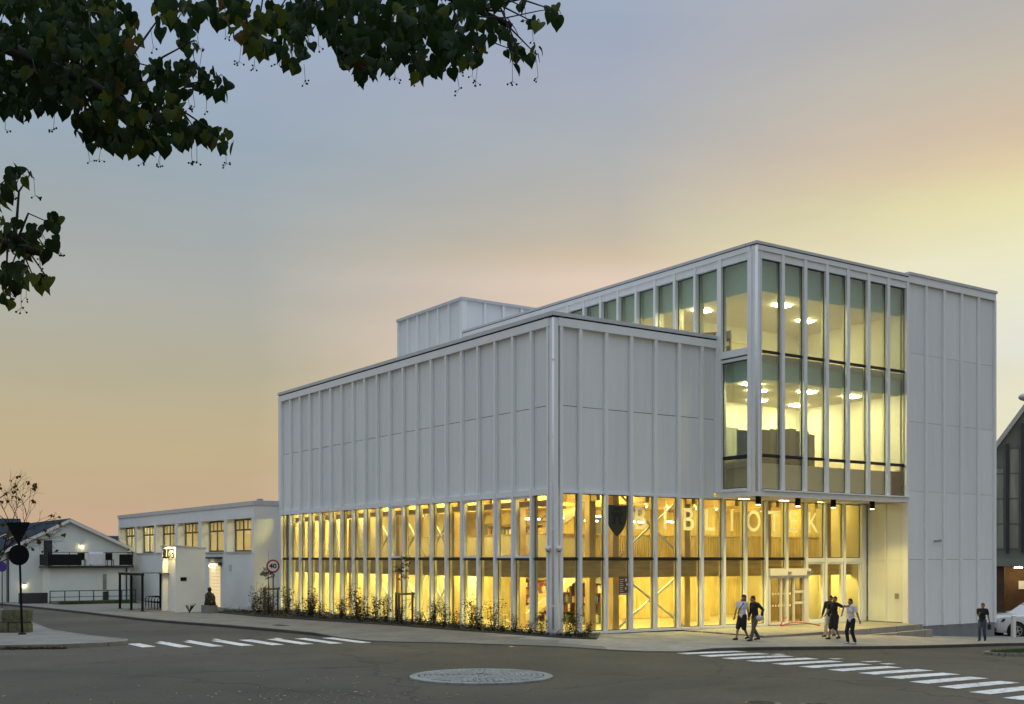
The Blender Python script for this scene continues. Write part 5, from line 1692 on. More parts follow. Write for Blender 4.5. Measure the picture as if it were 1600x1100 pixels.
# stone wall at the left edge: individual blocks
sw = thing('stone_wall', 'low mossy wall of squared stone blocks at the left edge', 'wall', (-20.75, 49.2, 0.02), rad(4))
rr = random.Random(4)
def stone(x0, x1, y0, y1, z0, z1, mat):
    bm = bmesh.new()
    bmesh.ops.create_cube(bm, size=1.0)
    bmesh.ops.scale(bm, vec=(x1 - x0, y1 - y0, z1 - z0), verts=bm.verts)
    bmesh.ops.bevel(bm, geom=list(bm.edges), offset=0.035, segments=2, affect='EDGES')
    for v in bm.verts:
        v.co += Vector((rr.uniform(-1, 1), rr.uniform(-1, 1), rr.uniform(-1, 1))) * 0.010
    me = bpy.data.meshes.new('stone_block')
    bm.to_mesh(me)
    bm.free()
    me.materials.append(mat)
    place('stone_block', me, sw, ((x0 + x1) / 2, (y0 + y1) / 2, (z0 + z1) / 2))
for row, (z0, z1) in enumerate(((-0.05, 0.42), (0.43, 1.0))):
    x = 0.0
    while x > -9:
        w_ = rr.uniform(0.7, 1.25)
        stone(x - w_ + 0.012, x, rr.uniform(-0.03, 0.03), 0.62, z0, z1 + rr.uniform(-.03, .03), M['moss'] if rr.random() < 0.7 else M['stone'])
        x -= w_
MB().prism([(-9, 0.64), (-0.3, 0.64), (-5.0, 6.5), (-9, 6.5)], -0.05, 0.93).build('earth_fill', M['soil'], sw)
# ------------------------------------------------------------------ vegetation
M['leaf_g'] = leafmat('linden_leaf_green', (0.016, 0.033, 0.011), 0.22)
M['leaf_y'] = leafmat('linden_leaf_olive', (0.055, 0.075, 0.014), 0.38)
M['leaf_b'] = leafmat('linden_leaf_brown', (0.085, 0.055, 0.018), 0.35)
M['stakewood'] = pmat('weathered_stake', (0.12, 0.09, 0.055), 0.85, 0.2, 6)
M['bark'] = pmat('grey_bark', (0.055, 0.045, 0.036), 0.9, 0.3, 5, bump=0.6, bscale=20)
M['twig'] = pmat('dark_twig', (0.022, 0.016, 0.016), 0.85, 0.2, 5)
M['shrubleaf'] = leafmat('shrub_leaf_dark', (0.024, 0.016, 0.009), 0.10, 0.5)
M['saplingleaf'] = leafmat('sapling_leaf', (0.045, 0.055, 0.018), 0.2)
M['cover'] = leafmat('ground_cover_leaf', (0.016, 0.017, 0.008), 0.08)

HEART = [(0, 0), (-0.16, -0.10), (-0.36, -0.06), (-0.48, 0.14), (-0.47, 0.38), (-0.34, 0.64), (-0.16, 0.84), (0, 1.08)]
def heart_pts(k, fold, curl):
    """left rim, midrib, right rim of one folded heart-shaped leaf of length k"""
    pts = []
    for x, y in HEART:
        pts.append((x * k, y * k, (abs(x) * fold - curl * (y - 0.4) ** 2) * k))
    for x, y in HEART[1:-1]:
        pts.append((-x * k, y * k, (abs(x) * fold - curl * (y - 0.4) ** 2) * k))
    mid = [(0, 0.14 * k, -curl * 0.07 * k), (0, 0.38 * k, 0), (0, 0.64 * k, -curl * 0.06 * k)]
    pts += mid
    #  0 base, 1-6 left, 7 tip, 8-13 right, 14-16 midrib
    fs = [(0, 14, 2, 1), (14, 15, 4, 3), (14, 3, 2), (15, 16, 5, 4), (16, 7, 6, 5),
          (0, 8, 9, 14), (14, 10, 11, 15), (14, 9, 10), (15, 11, 12, 16), (16, 12, 13, 7)]
    return pts, fs
def leaf_basis(rr, sway=0.65, face=(0, -1, 0.15), wild=0.8):
    tip = Vector((rr.uniform(-sway, sway), rr.uniform(-sway, sway), -1)).normalized()
    n = Vector(face) + Vector((rr.gauss(0, wild), rr.gauss(0, wild), rr.gauss(0, wild)))
    n = (n - tip * n.dot(tip))
    if n.length < 1e-3:
        n = tip.orthogonal()
    n.normalize()
    return tip, n
def put_leaf(mb, p, k, rr, sway=0.65, wild=0.8):
    tip, n = leaf_basis(rr, sway, wild=wild)
    s_ = tip.cross(n)
    pts, fs = heart_pts(k, rr.uniform(-0.1, 0.5), rr.uniform(0, 0.5))
    mb.add([Vector(p) + s_ * a + tip * b + n * c for a, b, c in pts], fs)

def at(px, py, Yd):
    return Vector(((px - 800) / 1793 * Yd, Yd, 3.2 - (py - 872.5) / 1793 * Yd))

rl = random.Random(21)
linden = thing('linden_tree', 'dark linden tree with branches of heart-shaped leaves hanging into the top left', 'tree', (-7.2, 5.4, -0.15))
def lp2(v):
    return Vector(v) - Vector((-7.2, 5.4, -0.15))
MB().tube([lp2((-7.2, 5.4, -0.2)), lp2((-7.15, 5.45, 0.6)), lp2((-7.0, 5.5, 3.0)), lp2((-6.9, 5.6, 6.0)), lp2((-7.1, 5.8, 9.0)), lp2((-7.0, 6.0, 11.5))],
          [0.42, 0.30, 0.26, 0.20, 0.12, 0.03], 14).build('trunk', M['bark'], linden, smooth=True)
LIMBS = [[(-6.9, 5.6, 5.2), (-5.2, 5.8, 6.2), (-3.4, 6.0, 6.75), (-1.8, 6.2, 6.75), (-0.8, 6.2, 6.45), (0.0, 6.3, 6.12)],
         [(-6.95, 5.55, 4.2), (-5.4, 5.9, 5.3), (-4.0, 6.0, 5.95), (-3.0, 6.1, 6.05), (-2.3, 6.1, 5.75), (-1.75, 6.1, 5.45)],
         [(-6.95, 5.55, 3.4), (-5.2, 5.9, 4.6), (-3.9, 6.1, 5.05), (-3.1, 6.2, 5.0), (-2.55, 6.2, 4.85)],
         [(-6.9, 5.6, 6.0), (-5.6, 6.4, 7.2), (-4.2, 7.0, 7.5), (-2.6, 7.2, 7.2), (-1.6, 7.0, 6.9)]]
for Lm in LIMBS:
    n = len(Lm)
    MB().tube([lp2(p) for p in Lm], [0.085 * (1 - i / n) ** 1.3 + 0.008 for i in range(n)], 8).build('limb', M['twig'], linden, smooth=True)
# leaf clusters along the limbs: centre (as seen), half width, half height, share of olive, share of brown
BL = [(50, 30, 85, 48, .12, .02), (140, 40, 70, 55, .15, .05), (40, 95, 70, 50, .08, .0), (130, 110, 75, 60, .08, .03), (60, 150, 85, 38, .05, .0), (185, 140, 45, 55, .3, .08),
      (175, 200, 60, 40, .15, .02), (215, 215, 45, 28, .25, .03), (255, 175, 30, 32, .3, .0), (265, 215, 45, 26, .15, .04), (305, 212, 35, 24, .2, .08), (345, 222, 24, 22, .35, .2),
      (205, 70, 10, 40, .5, .3), (255, 30, 24, 28, .3, .0), (290, 30, 26, 34, .2, .0), (250, 118, 22, 26, .2, .0), (285, 128, 42, 26, .1, .0), (335, 136, 26, 26, .15, .03),
      (300, 72, 20, 18, .35, .05), (350, 22, 42, 24, .25, .15), (380, 52, 22, 30, .3, .8), (425, 50, 36, 42, .4, .05), (455, 88, 24, 26, .3, .1), (400, 78, 12, 12, .8, .1), (495, 25, 48, 32, .15, .0),
      (475, 60, 20, 24, .3, .0), (545, 45, 36, 44, .1, .0), (575, 88, 26, 44, .1, .12), (545, 92, 20, 22, .4, .0), (610, 55, 50, 56, .12, .0), (665, 60, 46, 58, .1, .0), (715, 55, 38, 50, .15, .0), (710, 105, 22, 22, .15, .05), (660, 100, 24, 26, .2, .0),
      (745, 88, 20, 24, .4, .0), (560, 5, 60, 14, .2, .0), (690, 5, 60, 12, .2, .0), (770, 50, 26, 16, .2, .0), (750, 12, 20, 16, .4, .0), (780, 5, 12, 6, .2, .0),
      (800, 78, 20, 14, .1, .0), (815, 96, 18, 16, .3, .0), (838, 92, 8, 16, .1, .0), (838, 40, 10, 8, .1, .0), (865, 22, 18, 16, .3, .0), (815, 12, 8, 6, .0, .1),
      (8, 290, 18, 20, .2, .1), (28, 280, 14, 16, .3, .05), (45, 280, 12, 10, .1, .0), (5, 315, 10, 10, .3, .3),
      (15, 358, 26, 18, .25, .05), (55, 372, 24, 24, .15, .1), (80, 358, 16, 22, .25, .1), (20, 388, 34, 16, .2, .12), (70, 392, 24, 14, .2, .1),
      (15, 432, 30, 20, .15, .05), (52, 438, 28, 14, .3, .05), (75, 440, 12, 10, .3, .0), (8, 470, 18, 14, .2, .1), (35, 455, 16, 10, .2, .1)]
leaves = []
twigs = MB()
fruit = MB()
lpts = []
for Lm in LIMBS:
    for a, b_ in zip(Lm, Lm[1:]):
        for t in (0, .25, .5, .75):
            lpts.append(Vector(a).lerp(Vector(b_), t))
for (px, py, rx, ry, so, sb) in BL:
    big = rx * ry > 900
    nL = max(3, int(PI * rx * ry / (78 if big else 140)))
    for i in range(nL):
        a, q = rl.uniform(0, 2 * PI), math.sqrt(rl.random()) * (0.98 if big else 0.9)
        d = rl.uniform(5.5, 7.2)
        p = at(px + rx * q * math.cos(a), py - 9 + ry * q * math.sin(a), d)
        k = rl.choice((rl.uniform(0.040, 0.062), rl.uniform(0.055, 0.082), rl.uniform(0.060, 0.092))) * d / 6.2
        r_ = rl.random()
        leaves.append((p, k, 'leaf_b' if r_ < sb * .4 else ('leaf_y' if r_ < sb + so else 'leaf_g'), py + ry * q * math.sin(a)))
    c = at(px, py - ry * 0.4, 6.2)
    near = min(lpts, key=lambda w_: (w_ - c).length)
    m1 = near.lerp(c, 0.5) + Vector((rl.uniform(-.06, .06), rl.uniform(-.1, .1), 0.10))
    twigs.tube([lp2(near), lp2(m1), lp2(c)], [0.010, 0.006, 0.003], 5)
    for j in range(3):
        e = at(px + rl.uniform(-.8, .8) * rx, py + rl.uniform(-.5, .6) * ry, rl.uniform(5.8, 6.8))
        twigs.tube([lp2(c), lp2(c.lerp(e, .5) + Vector((0, 0, .03))), lp2(e)], [0.004, 0.003, 0.0015], 4)
    if rl.random() < 0.75:
        for j in range(2 if big else 1):
            e = at(px + rl.uniform(-.9, .9) * rx, py + ry * rl.uniform(.85, 1.05), rl.uniform(5.8, 6.8))
            tip = e + Vector((rl.uniform(-.02, .02), 0, -0.05))
            fruit.tube([lp2(e + Vector((0, 0, .05))), lp2(tip)], 0.0012, 4)
            for q in range(rl.randint(2, 5)):
                s_ = tip + Vector((rl.uniform(-.028, .028), rl.uniform(-.02, .02), rl.uniform(-.03, .004)))
                fruit.tube([lp2(tip), lp2(s_)], 0.0009, 3)
                fruit.ball(lp2(s_), 0.0058, 6, 4)
twigs.tube([lp2(at(700, 8, 6.2)), lp2(at(745, 26, 6.2)), lp2(at(790, 28, 6.2)), lp2(at(842, 17, 6.2)), lp2(at(866, 14, 6.2))], [0.006, 0.005, 0.004, 0.003, 0.0015], 5)
twigs.tube([lp2(at(793, 28, 6.2)), lp2(at(805, 45, 6.2)), lp2(at(812, 60, 6.2))], [0.003, 0.0025, 0.0012], 4)
twigs.tube([lp2(at(760, 62, 6.2)), lp2(at(785, 72, 6.2)), lp2(at(812, 80, 6.2))], [0.004, 0.003, 0.0015], 4)
tag(twigs.build('twigs', M['twig'], linden), kind='stuff')
tag(fruit.build('fruit', M['twig'], linden), kind='stuff')
# crown beyond the frame, so that the tree is whole
for i in range(2600):
    a = rl.uniform(0, 2 * PI)
    q = rl.random() ** 0.4
    h = rl.uniform(-1, 1)
    p = Vector((-8.6 + 3.6 * q * math.cos(a), 6.2 + 3.4 * q * math.sin(a), 8.8 + 3.6 * h))
    if p.x / max(p.y, .5) > -0.47 and p.z < 3.2 + 0.50 * p.y:
        continue
    leaves.append((p, rl.uniform(0.09, 0.14), 'leaf_g' if rl.random() < .75 else 'leaf_y', -999))
show = [l for l in leaves if l[3] > -900]
rest = [l for l in leaves if l[3] <= -900]
show.sort(key=lambda l: (l[0].y / l[1]))            # the leaves that show largest come first
singles, others = show[:300], show[300:] + rest
for cname in ('leaf_g', 'leaf_y', 'leaf_b'):
    mb = MB()
    for p, k, c, _ in others:
        if c == cname:
            put_leaf(mb, lp2(p), k, rl)
    tag(mb.build('foliage', M[cname], linden), kind='stuff')
_lv = {}
for p, k, c, _ in singles:
    key = (c, rl.randrange(4))
    if key not in _lv:
        pts, fs = heart_pts(1.0, (-0.05, 0.15, 0.3, 0.45)[key[1]], (0.1, 0.4, 0.2, 0.5)[key[1]])
        _lv[key] = MB().add(pts, fs).mesh('leaf', M[c])
    o = place('leaf', _lv[key], linden, lp2(p))
    tip, n = leaf_basis(rl)
    s_ = tip.cross(n)
    o.rotation_euler = Matrix((s_, tip, n)).transposed().to_euler()
    o.scale = (k, k, k)

# planting bed along the left front
BED = [(-4.4, 28.4), (-4.1, 21.8), (-3.0, 15.5), (-1.95, 10.4), (-1.47, 5.9), (-0.55, -0.9), (-0.05, -2.3), (0.2, -2.6), (2.4, -0.08), (-0.02, -0.06), (-0.02, 28.2), (-1.6, 28.5)]
bed = MB().prism([W(*p) for p in BED], -0.1, 0.045).build('planting_bed', M['soil'])
tag(bed, kind='structure')
for i in range(0, 8):
    (a0, b0), (a1, b1) = BED[i], BED[i + 1]
    x0, y0 = W(a0, b0); x1, y1 = W(a1, b1)
    MB().bar((x0, y0, 0.01), (x1, y1, 0.01), 0.06, 0.11).build('edging', M['kerb'], bed)
def bed_u(v):
    for (a0, b0), (a1, b1) in zip(BED[:8], BED[1:8]):
        if b1 <= v <= b0:
            return a0 + (a1 - a0) * (b0 - v) / (b0 - b1)
    return -0.3
rc = random.Random(5)
cov = MB()
for i in range(9000):
    v = rc.uniform(-2.0, 28.2)
    ue = bed_u(v)
    u = rc.uniform(ue + 0.08, -0.06) if v > 0 else rc.uniform(ue + .08, min(2.0, max(ue + .2, 2.2 + v)))
    x, y = W(u, v)
    z = 0.04 + abs(rc.gauss(0, 0.13)) * (1 if v > 1 else 0.6)
    a = rc.uniform(0, 2 * PI)
    k = rc.uniform(0.05, 0.11)
    d = Vector((math.cos(a), math.sin(a), rc.uniform(-.4, .8))).normalized() * k
    s_ = Vector((-math.sin(a), math.cos(a), rc.uniform(-.4, .4))) * k * 0.45
    p = Vector((x, y, z))
    cov.add([p, p + d * .5 + s_, p + d, p + d * .5 - s_], [(0, 1, 2, 3)])
tag(cov.build('ground_cover', M['cover']), 'dark low ground cover filling the planting bed', 'ground cover', kind='stuff')

def shrub_meshes(seed, h):
    rr = random.Random(seed)
    st, lf = MB(), MB()
    for i in range(rr.randint(8, 12)):
        a = rr.uniform(0, 2 * PI)
        sp = rr.uniform(0.10, 0.42) * h ** .5
        hh = h * rr.uniform(0.55, 1.0)
        base_ = Vector((rr.uniform(-.08, .08), rr.uniform(-.08, .08), -0.03))
        m1 = base_ + Vector((math.cos(a) * sp * .45, math.sin(a) * sp * .45, hh * .5))
        top = base_ + Vector((math.cos(a) * sp, math.sin(a) * sp, hh)) + Vector((rr.uniform(-.08, .08), rr.uniform(-.08, .08), 0))
        st.tube([base_, m1, top], [0.010, 0.007, 0.003], 5)
        for j in range(rr.randint(16, 26)):
            t = rr.uniform(0.15, 1.0)
            p = base_.lerp(m1, t * 2) if t < .5 else m1.lerp(top, t * 2 - 1)
            b_ = rr.uniform(0, 2 * PI)
            l_ = rr.uniform(0.03, 0.13)
            q = p + Vector((math.cos(b_) * l_, math.sin(b_) * l_, rr.uniform(-.02, .07)))
            if j % 2:
                st.tube([p, q], [0.003, 0.002], 3)
            k = rr.uniform(0.06, 0.11)
            d = Vector((math.cos(b_), math.sin(b_), rr.uniform(-.7, .5))).normalized()
            s_ = d.cross(Vector((rr.uniform(-.6, .6), rr.uniform(-.6, .6), 1))).normalized()
            n_ = d.cross(s_)
            lf.add([q, q + d * k * .5 + s_ * k * .42 + n_ * k * .1, q + d * k * 1.15, q + d * k * .5 - s_ * k * .42 + n_ * k * .1], [(0, 1, 2), (0, 2, 3)])
    return st.mesh('stems', M['twig']), lf.mesh('leaves', M['shrubleaf'])
SV = [shrub_meshes(100 + i, h) for i, h in enumerate((1.15, 1.35, 0.95, 1.5, 1.1, 1.3))]
spots = []
rs = random.Random(9)
v = 0.2
while v < 27.6:
    ue = bed_u(v)
    spots.append((ue * rs.uniform(0.30, 0.75) if ue < -0.8 else -0.42, v + rs.uniform(-.15, .15), rs.uniform(0.85, 1.25) * (0.75 if v < 3 else 1.0) * (1.2 if 12 < v < 16 or v > 22 else 1)))
    v += 0.86 if v < 22 else 0.95
spots += [(0.72, -0.55, 0.9), (1.45, -0.5, 0.75), (0.15, -0.8, 0.9)]
spots.sort(key=lambda s_: -s_[1])
for i, (u, v, k) in enumerate(spots):
    x, y = W(u, v)
    word = (ORD + ['thirty-%s' % w_ for w_ in ORD[:9]] + ['fortieth'])[i]
    o = thing('shrub', 'twiggy dark shrub in the bed before the glass front, %s from the left' % word, 'shrub', (x, y, 0.045), rs.uniform(0, 6.28), 'shrubs in the bed along the library')
    st, lf = SV[i % 6]
    a = place('stems', st, o)
    b_ = place('leaves', lf, o)
    for q in (a, b_):
        q.scale = (k * .9, k * .9, k)

def sapling(u, v, H, crown_z, crown_r, label, seed, lead=0.5):
    rr = random.Random(seed)
    x, y = W(u, v)
    t = thing('young_tree', label, 'tree', (x, y, 0.045), 0)
    MB().tube([(0, 0, -0.05), (0.02, 0, 1.2), (-0.02, 0.02, 2.2), (0.0, 0, H), (0.02, 0, H + lead)], [0.035, 0.03, 0.022, 0.010, 0.003], 8).build('trunk', M['twig'], t, smooth=True)
    br, lf = MB(), MB()
    for i in range(26):
        z = rr.uniform(crown_z, H)
        a = rr.uniform(0, 2 * PI)
        r = crown_r * rr.uniform(.3, .95)
        e = Vector((math.cos(a) * r, math.sin(a) * r, z + rr.uniform(-.18, .12)))
        br.tube([(0, 0, z - 0.1), e], [0.006, 0.002], 4)
        for j in range(13):
            p = Vector((0, 0, z - 0.1)).lerp(e, rr.uniform(.35, 1.05)) + Vector((rr.uniform(-.06, .06), rr.uniform(-.06, .06), rr.uniform(-.05, .05)))
            k = rr.uniform(0.07, 0.14)
            b_ = rr.uniform(0, 2 * PI)
            dirv = Vector((math.cos(b_), math.sin(b_), rr.uniform(-1.2, .3))).normalized() * k
            w_ = dirv.cross(Vector((rr.uniform(-.5, .5), rr.uniform(-.5, .5), 1))).normalized() * k * .3
            lf.add([p, p + dirv * .45 + w_, p + dirv, p + dirv * .45 - w_], [(0, 1, 2), (0, 2, 3)])
    br.build('branches', M['twig'], t)
    lf.build('crown', M['saplingleaf'], t)
    s = thing('stake_frame', 'wooden stake frame round the ' + label.split(' with ')[0], 'tree stake', (x, y, 0.045), TH + 0.2)
    for (a, b_) in ((-0.42, -0.30), (0.42, -0.30), (0.0, 0.42)):
        box('stake', M['bark'], s, a - 0.035, a + 0.035, b_ - 0.035, b_ + 0.035, -0.05, 1.52)
    box('cross_bar', M['stakewood'], s, -0.50, 0.50, -0.365, -0.336, 1.40, 1.50)
    MB().tube([(-0.42, -0.28, 1.2), (0.0, 0.02, 1.12), (0.42, -0.28, 1.2)], 0.015, 5).build('tie', M['galv'], s)
sapling(-3.1, 22.6, 2.75, 2.15, 0.62, 'young tree beside the speed sign with drooping leaves', 31, 0.95)
sapling(-1.35, 10.4, 3.35, 2.25, 0.62, 'young tree before the middle of the glass front with drooping leaves', 32, 0.2)
# grassy tuft by the kiosk
tf = thing('grass_tuft', 'small tuft of pale grass at the foot of the kiosk', 'plant', (*W(-5.7, 28.2), 0.0))
mb = MB()
for i in range(26):
    a = rs.uniform(0, 2 * PI); r = rs.uniform(.1, .4); h = rs.uniform(.3, .6)
    mb.add([(0.02 * math.sin(a), -0.02 * math.cos(a), 0), (-0.02 * math.sin(a), 0.02 * math.cos(a), 0), (math.cos(a) * r * .6, math.sin(a) * r * .6, h * .8), (math.cos(a) * r, math.sin(a) * r, h)], [(0, 1, 2), (2, 1, 3)])
mb.build('blades', M['cover'], tf)

# nearly bare tree at the far left
bt = thing('bare_tree', 'nearly bare autumn tree behind the yield sign at the left edge', 'tree', (-31.8, 68.0, -0.1))
rb = random.Random(77)
brm, brl = MB(), MB()
def grow(p, d, ln, r, depth):
    q = p + d * ln
    mid = p.lerp(q, .5) + Vector((rb.uniform(-1, 1), rb.uniform(-1, 1), rb.uniform(-.5, .5))) * ln * .07
    brm.tube([p, mid, q], [r, r * .85, r * .7], 5 if depth > 2 else 7, cap=False)
    if depth >= 6:
        if rb.random() < .30:
            for j in range(3):
                e = q + Vector((rb.uniform(-.12, .12), rb.uniform(-.12, .12), rb.uniform(-.14, .05)))
                put_leaf(brl, e, rb.uniform(.14, .24), rb)
        return
    for j in range(2 if rb.random() < .55 else 3):
        nd = (d + Vector((rb.gauss(0, .48), rb.gauss(0, .48), rb.gauss(.06, .34)))).normalized()
        grow(q, nd, ln * rb.uniform(.66, .86), r * .62, depth + 1)
grow(Vector((0, 0, 0)), Vector((0.02, 0, 1)), 3.4, 0.16, 0)
grow(Vector((0, 0, 3.0)), Vector((0.75, -.1, .66)).normalized(), 1.7, 0.085, 1)
brm.build('trunk', M['twig'], bt)
brl.build('crown', M['leaf_b'], bt)
bt.scale = (0.74, 0.74, 0.74)
bt.location = (-31.3, 68.0, -0.1)
# ------------------------------------------------------------------ people
M['skin'] = pmat('skin', (0.30, 0.16, 0.10), 0.55, 0.05)
M['hair'] = pmat('dark_hair', (0.012, 0.009, 0.008), 0.6)
M['eye'] = pmat('dark_eye', (0.01, 0.01, 0.01), 0.3)
CL = {n: pmat('cloth_' + n, c, 0.85, 0.12, 9, bump=0.3, bscale=14) for n, c in dict(white=(0.68, 0.67, 0.70), black=(0.012, 0.012, 0.014), khaki=(0.10, 0.085, 0.06), cream=(0.52, 0.46, 0.33), jeans=(0.045, 0.06, 0.10), navy=(0.014, 0.015, 0.022), shoe=(0.02, 0.018, 0.018), shoewhite=(0.5, 0.5, 0.48)).items()}

def solve(a, c, l1, l2, pole):
    a, c = Vector(a), Vector(c)
    d = c - a
    L = min(d.length, (l1 + l2) * 0.999)
    d.normalize()
    c = a + d * L
    x = (l1 * l1 - l2 * l2 + L * L) / (2 * L)
    h = math.sqrt(max(0, l1 * l1 - x * x))
    p = Vector(pole)
    p = (p - d * p.dot(d)).normalized()
    return a + d * x + p * h, c

def remeshed(mb, name, mat, voxel, parent, smooth_it=2):
    me = mb.mesh(name + '_raw', mat)
    o = bpy.data.objects.new(name, me)
    COL.objects.link(o)
    md = o.modifiers.new('r', 'REMESH')
    md.mode = 'VOXEL'
    md.voxel_size = voxel
    ms = o.modifiers.new('s', 'SMOOTH')
    ms.factor = 0.5
    ms.iterations = smooth_it
    bpy.context.view_layer.update()
    m2 = bpy.data.meshes.new_from_object(o.evaluated_get(bpy.context.evaluated_depsgraph_get()))
    bpy.data.objects.remove(o)
    bpy.data.meshes.remove(me)
    m2.name = name
    m2.materials.clear()
    m2.materials.append(mat)
    m2.polygons.foreach_set('use_smooth', [True] * len(m2.polygons))
    return place(name, m2, parent)

def chain(mb, pts, rads, flat=1.0, n=12):
    pts = [Vector(p) for p in pts]
    mb.tube(pts, rads, n, flat=flat)
    for p, r in zip(pts, rads):
        mb.ball(p, r, n, 8)

def person(label, loc, rotz, height, feet, hands, top, bottom, shoes, short_sleeve=True, short_legs=False, lean=0.0, head_turn=(0, 0), hair_long=False, group=None):
    """faces -Y; feet: (x, y, lift) right then left; hands: targets right then left"""
    s = height / 1.78
    P = thing('person', label, 'person', loc, rotz, group)
    fwd = -lean
    hipz, shz = 0.93, 1.46
    hips = [Vector((-0.092, 0, hipz)), Vector((0.092, 0, hipz))]
    sh = [Vector((-0.195, fwd, shz)), Vector((0.195, fwd, shz))]
    neck0, neck1 = Vector((0, fwd, 1.47)), Vector((0, fwd * 1.15 - 0.015, 1.58))
    hx, hy = head_turn
    head = Vector((hx * 0.3, fwd * 1.2 - 0.02 + hy * 0.2, 1.665))
    body, shirt, trou = MB(), MB(), MB()
    def torso(mb, g):
        mb.ball((0, 0.005, 0.97), (0.155 + g, 0.105 + g, 0.13 + g), 16, 10)
        mb.ball((0, fwd * .4, 1.13), (0.140 + g, 0.095 + g, 0.17), 16, 10)
        mb.ball((0, fwd * .8 - 0.005, 1.32), (0.165 + g, 0.11 + g, 0.17 + g * .3), 16, 10)
        chain(mb, [sh[0] + Vector((0.04, 0, 0)), Vector((0, fwd, 1.475)), sh[1] + Vector((-0.04, 0, 0))], [0.062 + g, 0.062 + g, 0.062 + g])
    torso(body, 0.0)
    torso(shirt, 0.020)
    chain(body, [neck0, neck1], [0.055, 0.052])
    # head with face
    body.ball(head, (0.076, 0.095, 0.118), 16, 12)
    hd = Vector((hx, -1 + abs(hx) * .4, 0)).normalized()
    sd = Vector((-hd.y, hd.x, 0))
    body.ball(head + hd * 0.035 + Vector((0, 0, -0.065)), (0.055, 0.06, 0.055), 12, 8)
    chain(body, [head + hd * 0.088 + Vector((0, 0, 0.015)), head + hd * 0.108 + Vector((0, 0, -0.022))], [0.011, 0.016], n=8)
    for q in (-1, 1):
        body.ball(head + sd * q * 0.078 + Vector((0, 0, -0.005)), (0.014, 0.02, 0.03), 8, 6)
    knees, elbows = [], []
    for i in (0, 1):
        fx, fy, lift = feet[i]
        ank = Vector((fx, fy, 0.09 + lift))
        kn, ank = solve(hips[i], ank, 0.44, 0.43, (0, -1, 0.1))
        chain(body, [hips[i], hips[i].lerp(kn, .5), kn, kn.lerp(ank, .35), ank], [0.088, 0.074, 0.054, 0.054, 0.036])
        if short_legs:
            chain(trou, [hips[i] + Vector((0, 0, 0.02)), hips[i].lerp(kn, .5), hips[i].lerp(kn, 1.02)], [0.112, 0.108, 0.100])
        else:
            chain(trou, [hips[i] + Vector((0, 0, 0.02)), hips[i].lerp(kn, .5), kn, kn.lerp(ank, .5), ank + Vector((0, 0.0, 0.02))], [0.106, 0.094, 0.076, 0.070, 0.064])
        toe = ank + Vector((0.015 * (1 if i else -1), -0.17, -0.055 - lift * .3))
        chain(body, [ank + Vector((0, 0.02, -0.05)), toe], [0.035, 0.028])
        so = MB()
        chain(so, [ank + Vector((0, 0.035, -0.045)), ank + Vector((0, -0.07, -0.045)), toe], [0.048, 0.047, 0.036])
        for k_, v_ in enumerate(so.v):
            so.v[k_] = (v_[0], v_[1], max(v_[2], ank.z - 0.09 + (0 if lift < .03 else -0.03)))
        remeshed(so, 'shoe', CL[shoes], 0.012, P, 1)
        side = -1 if i == 0 else 1
        hx_, hy_, hz_ = hands[i]
        el, wr = solve(sh[i], (hx_, hy_, hz_), 0.29, 0.26, (side * 0.5, 0.9, -0.2))
        chain(body, [sh[i], sh[i].lerp(el, .5), el, el.lerp(wr, .4), wr], [0.055, 0.048, 0.040, 0.038, 0.027])
        if short_sleeve:
            chain(shirt, [sh[i], sh[i].lerp(el, .62)], [0.074, 0.070])
        else:
            chain(shirt, [sh[i], sh[i].lerp(el, .5), el, el.lerp(wr, .5), wr.lerp(el, .06)], [0.074, 0.066, 0.058, 0.052, 0.042])
        # hand: palm, four fingers of different length, thumb
        fd_ = (wr - el).normalized()
        ac = fd_.cross(Vector((0, -1, 0)) if abs(fd_.y) < .9 else Vector((0, 0, 1))).normalized()
        nm = ac.cross(fd_).normalized()
        pc = wr + fd_ * 0.05
        body.tube([wr, pc, wr + fd_ * 0.09], [0.028, 0.040, 0.036], 10, flat=0.5)
        for f_, (off, ln) in enumerate(((-0.028, 0.070), (-0.010, 0.082), (0.010, 0.076), (0.027, 0.060))):
            b0 = wr + fd_ * 0.082 + ac * off
            b1 = b0 + fd_ * ln * .5 + nm * 0.010
            b2 = b1 + fd_ * ln * .36 + nm * 0.026
            chain(body, [b0, b1, b2], [0.0098, 0.009, 0.008], n=6)
        t0 = wr + fd_ * 0.03 - ac * 0.032
        chain(body, [t0, t0 + fd_ * 0.035 - ac * 0.022, t0 + fd_ * 0.062 - ac * 0.024 + nm * 0.012], [0.013, 0.011, 0.009], n=6)
        elbows.append((el, wr, fd_, nm))
    trou.ball((0, 0.005, 0.965), (0.172, 0.122, 0.11), 16, 10)
    bo = remeshed(body, 'body', M['skin'], 0.010, P, 1)
    remeshed(shirt, 'shirt', CL[top], 0.014, P, 3)
    remeshed(trou, 'shorts' if short_legs else 'trousers', CL[bottom], 0.014, P, 3)
    hm = MB()
    hm.ball(head - hd * 0.012 + Vector((0, 0, 0.034)), (0.086, 0.102, 0.100), 16, 10)
    hm.ball(head - hd * 0.035 + Vector((0, 0, -0.01)), (0.080, 0.085, 0.095), 16, 10)
    if hair_long:
        hm.ball(head - hd * 0.05 + Vector((0, 0, -0.07)), (0.092, 0.07, 0.11), 14, 8)
        hm.ball(head + Vector((0, 0, 0.06)), (0.100, 0.108, 0.085), 14, 8)
    hb = [v_ for v_ in hm.v]
    for k_, v_ in enumerate(hb):
        d = Vector(v_) - head
        f_ = d.dot(hd)
        if f_ > 0.045 and d.z < 0.062:
            v2 = head + d - hd * (f_ - 0.045)
            hm.v[k_] = tuple(v2)
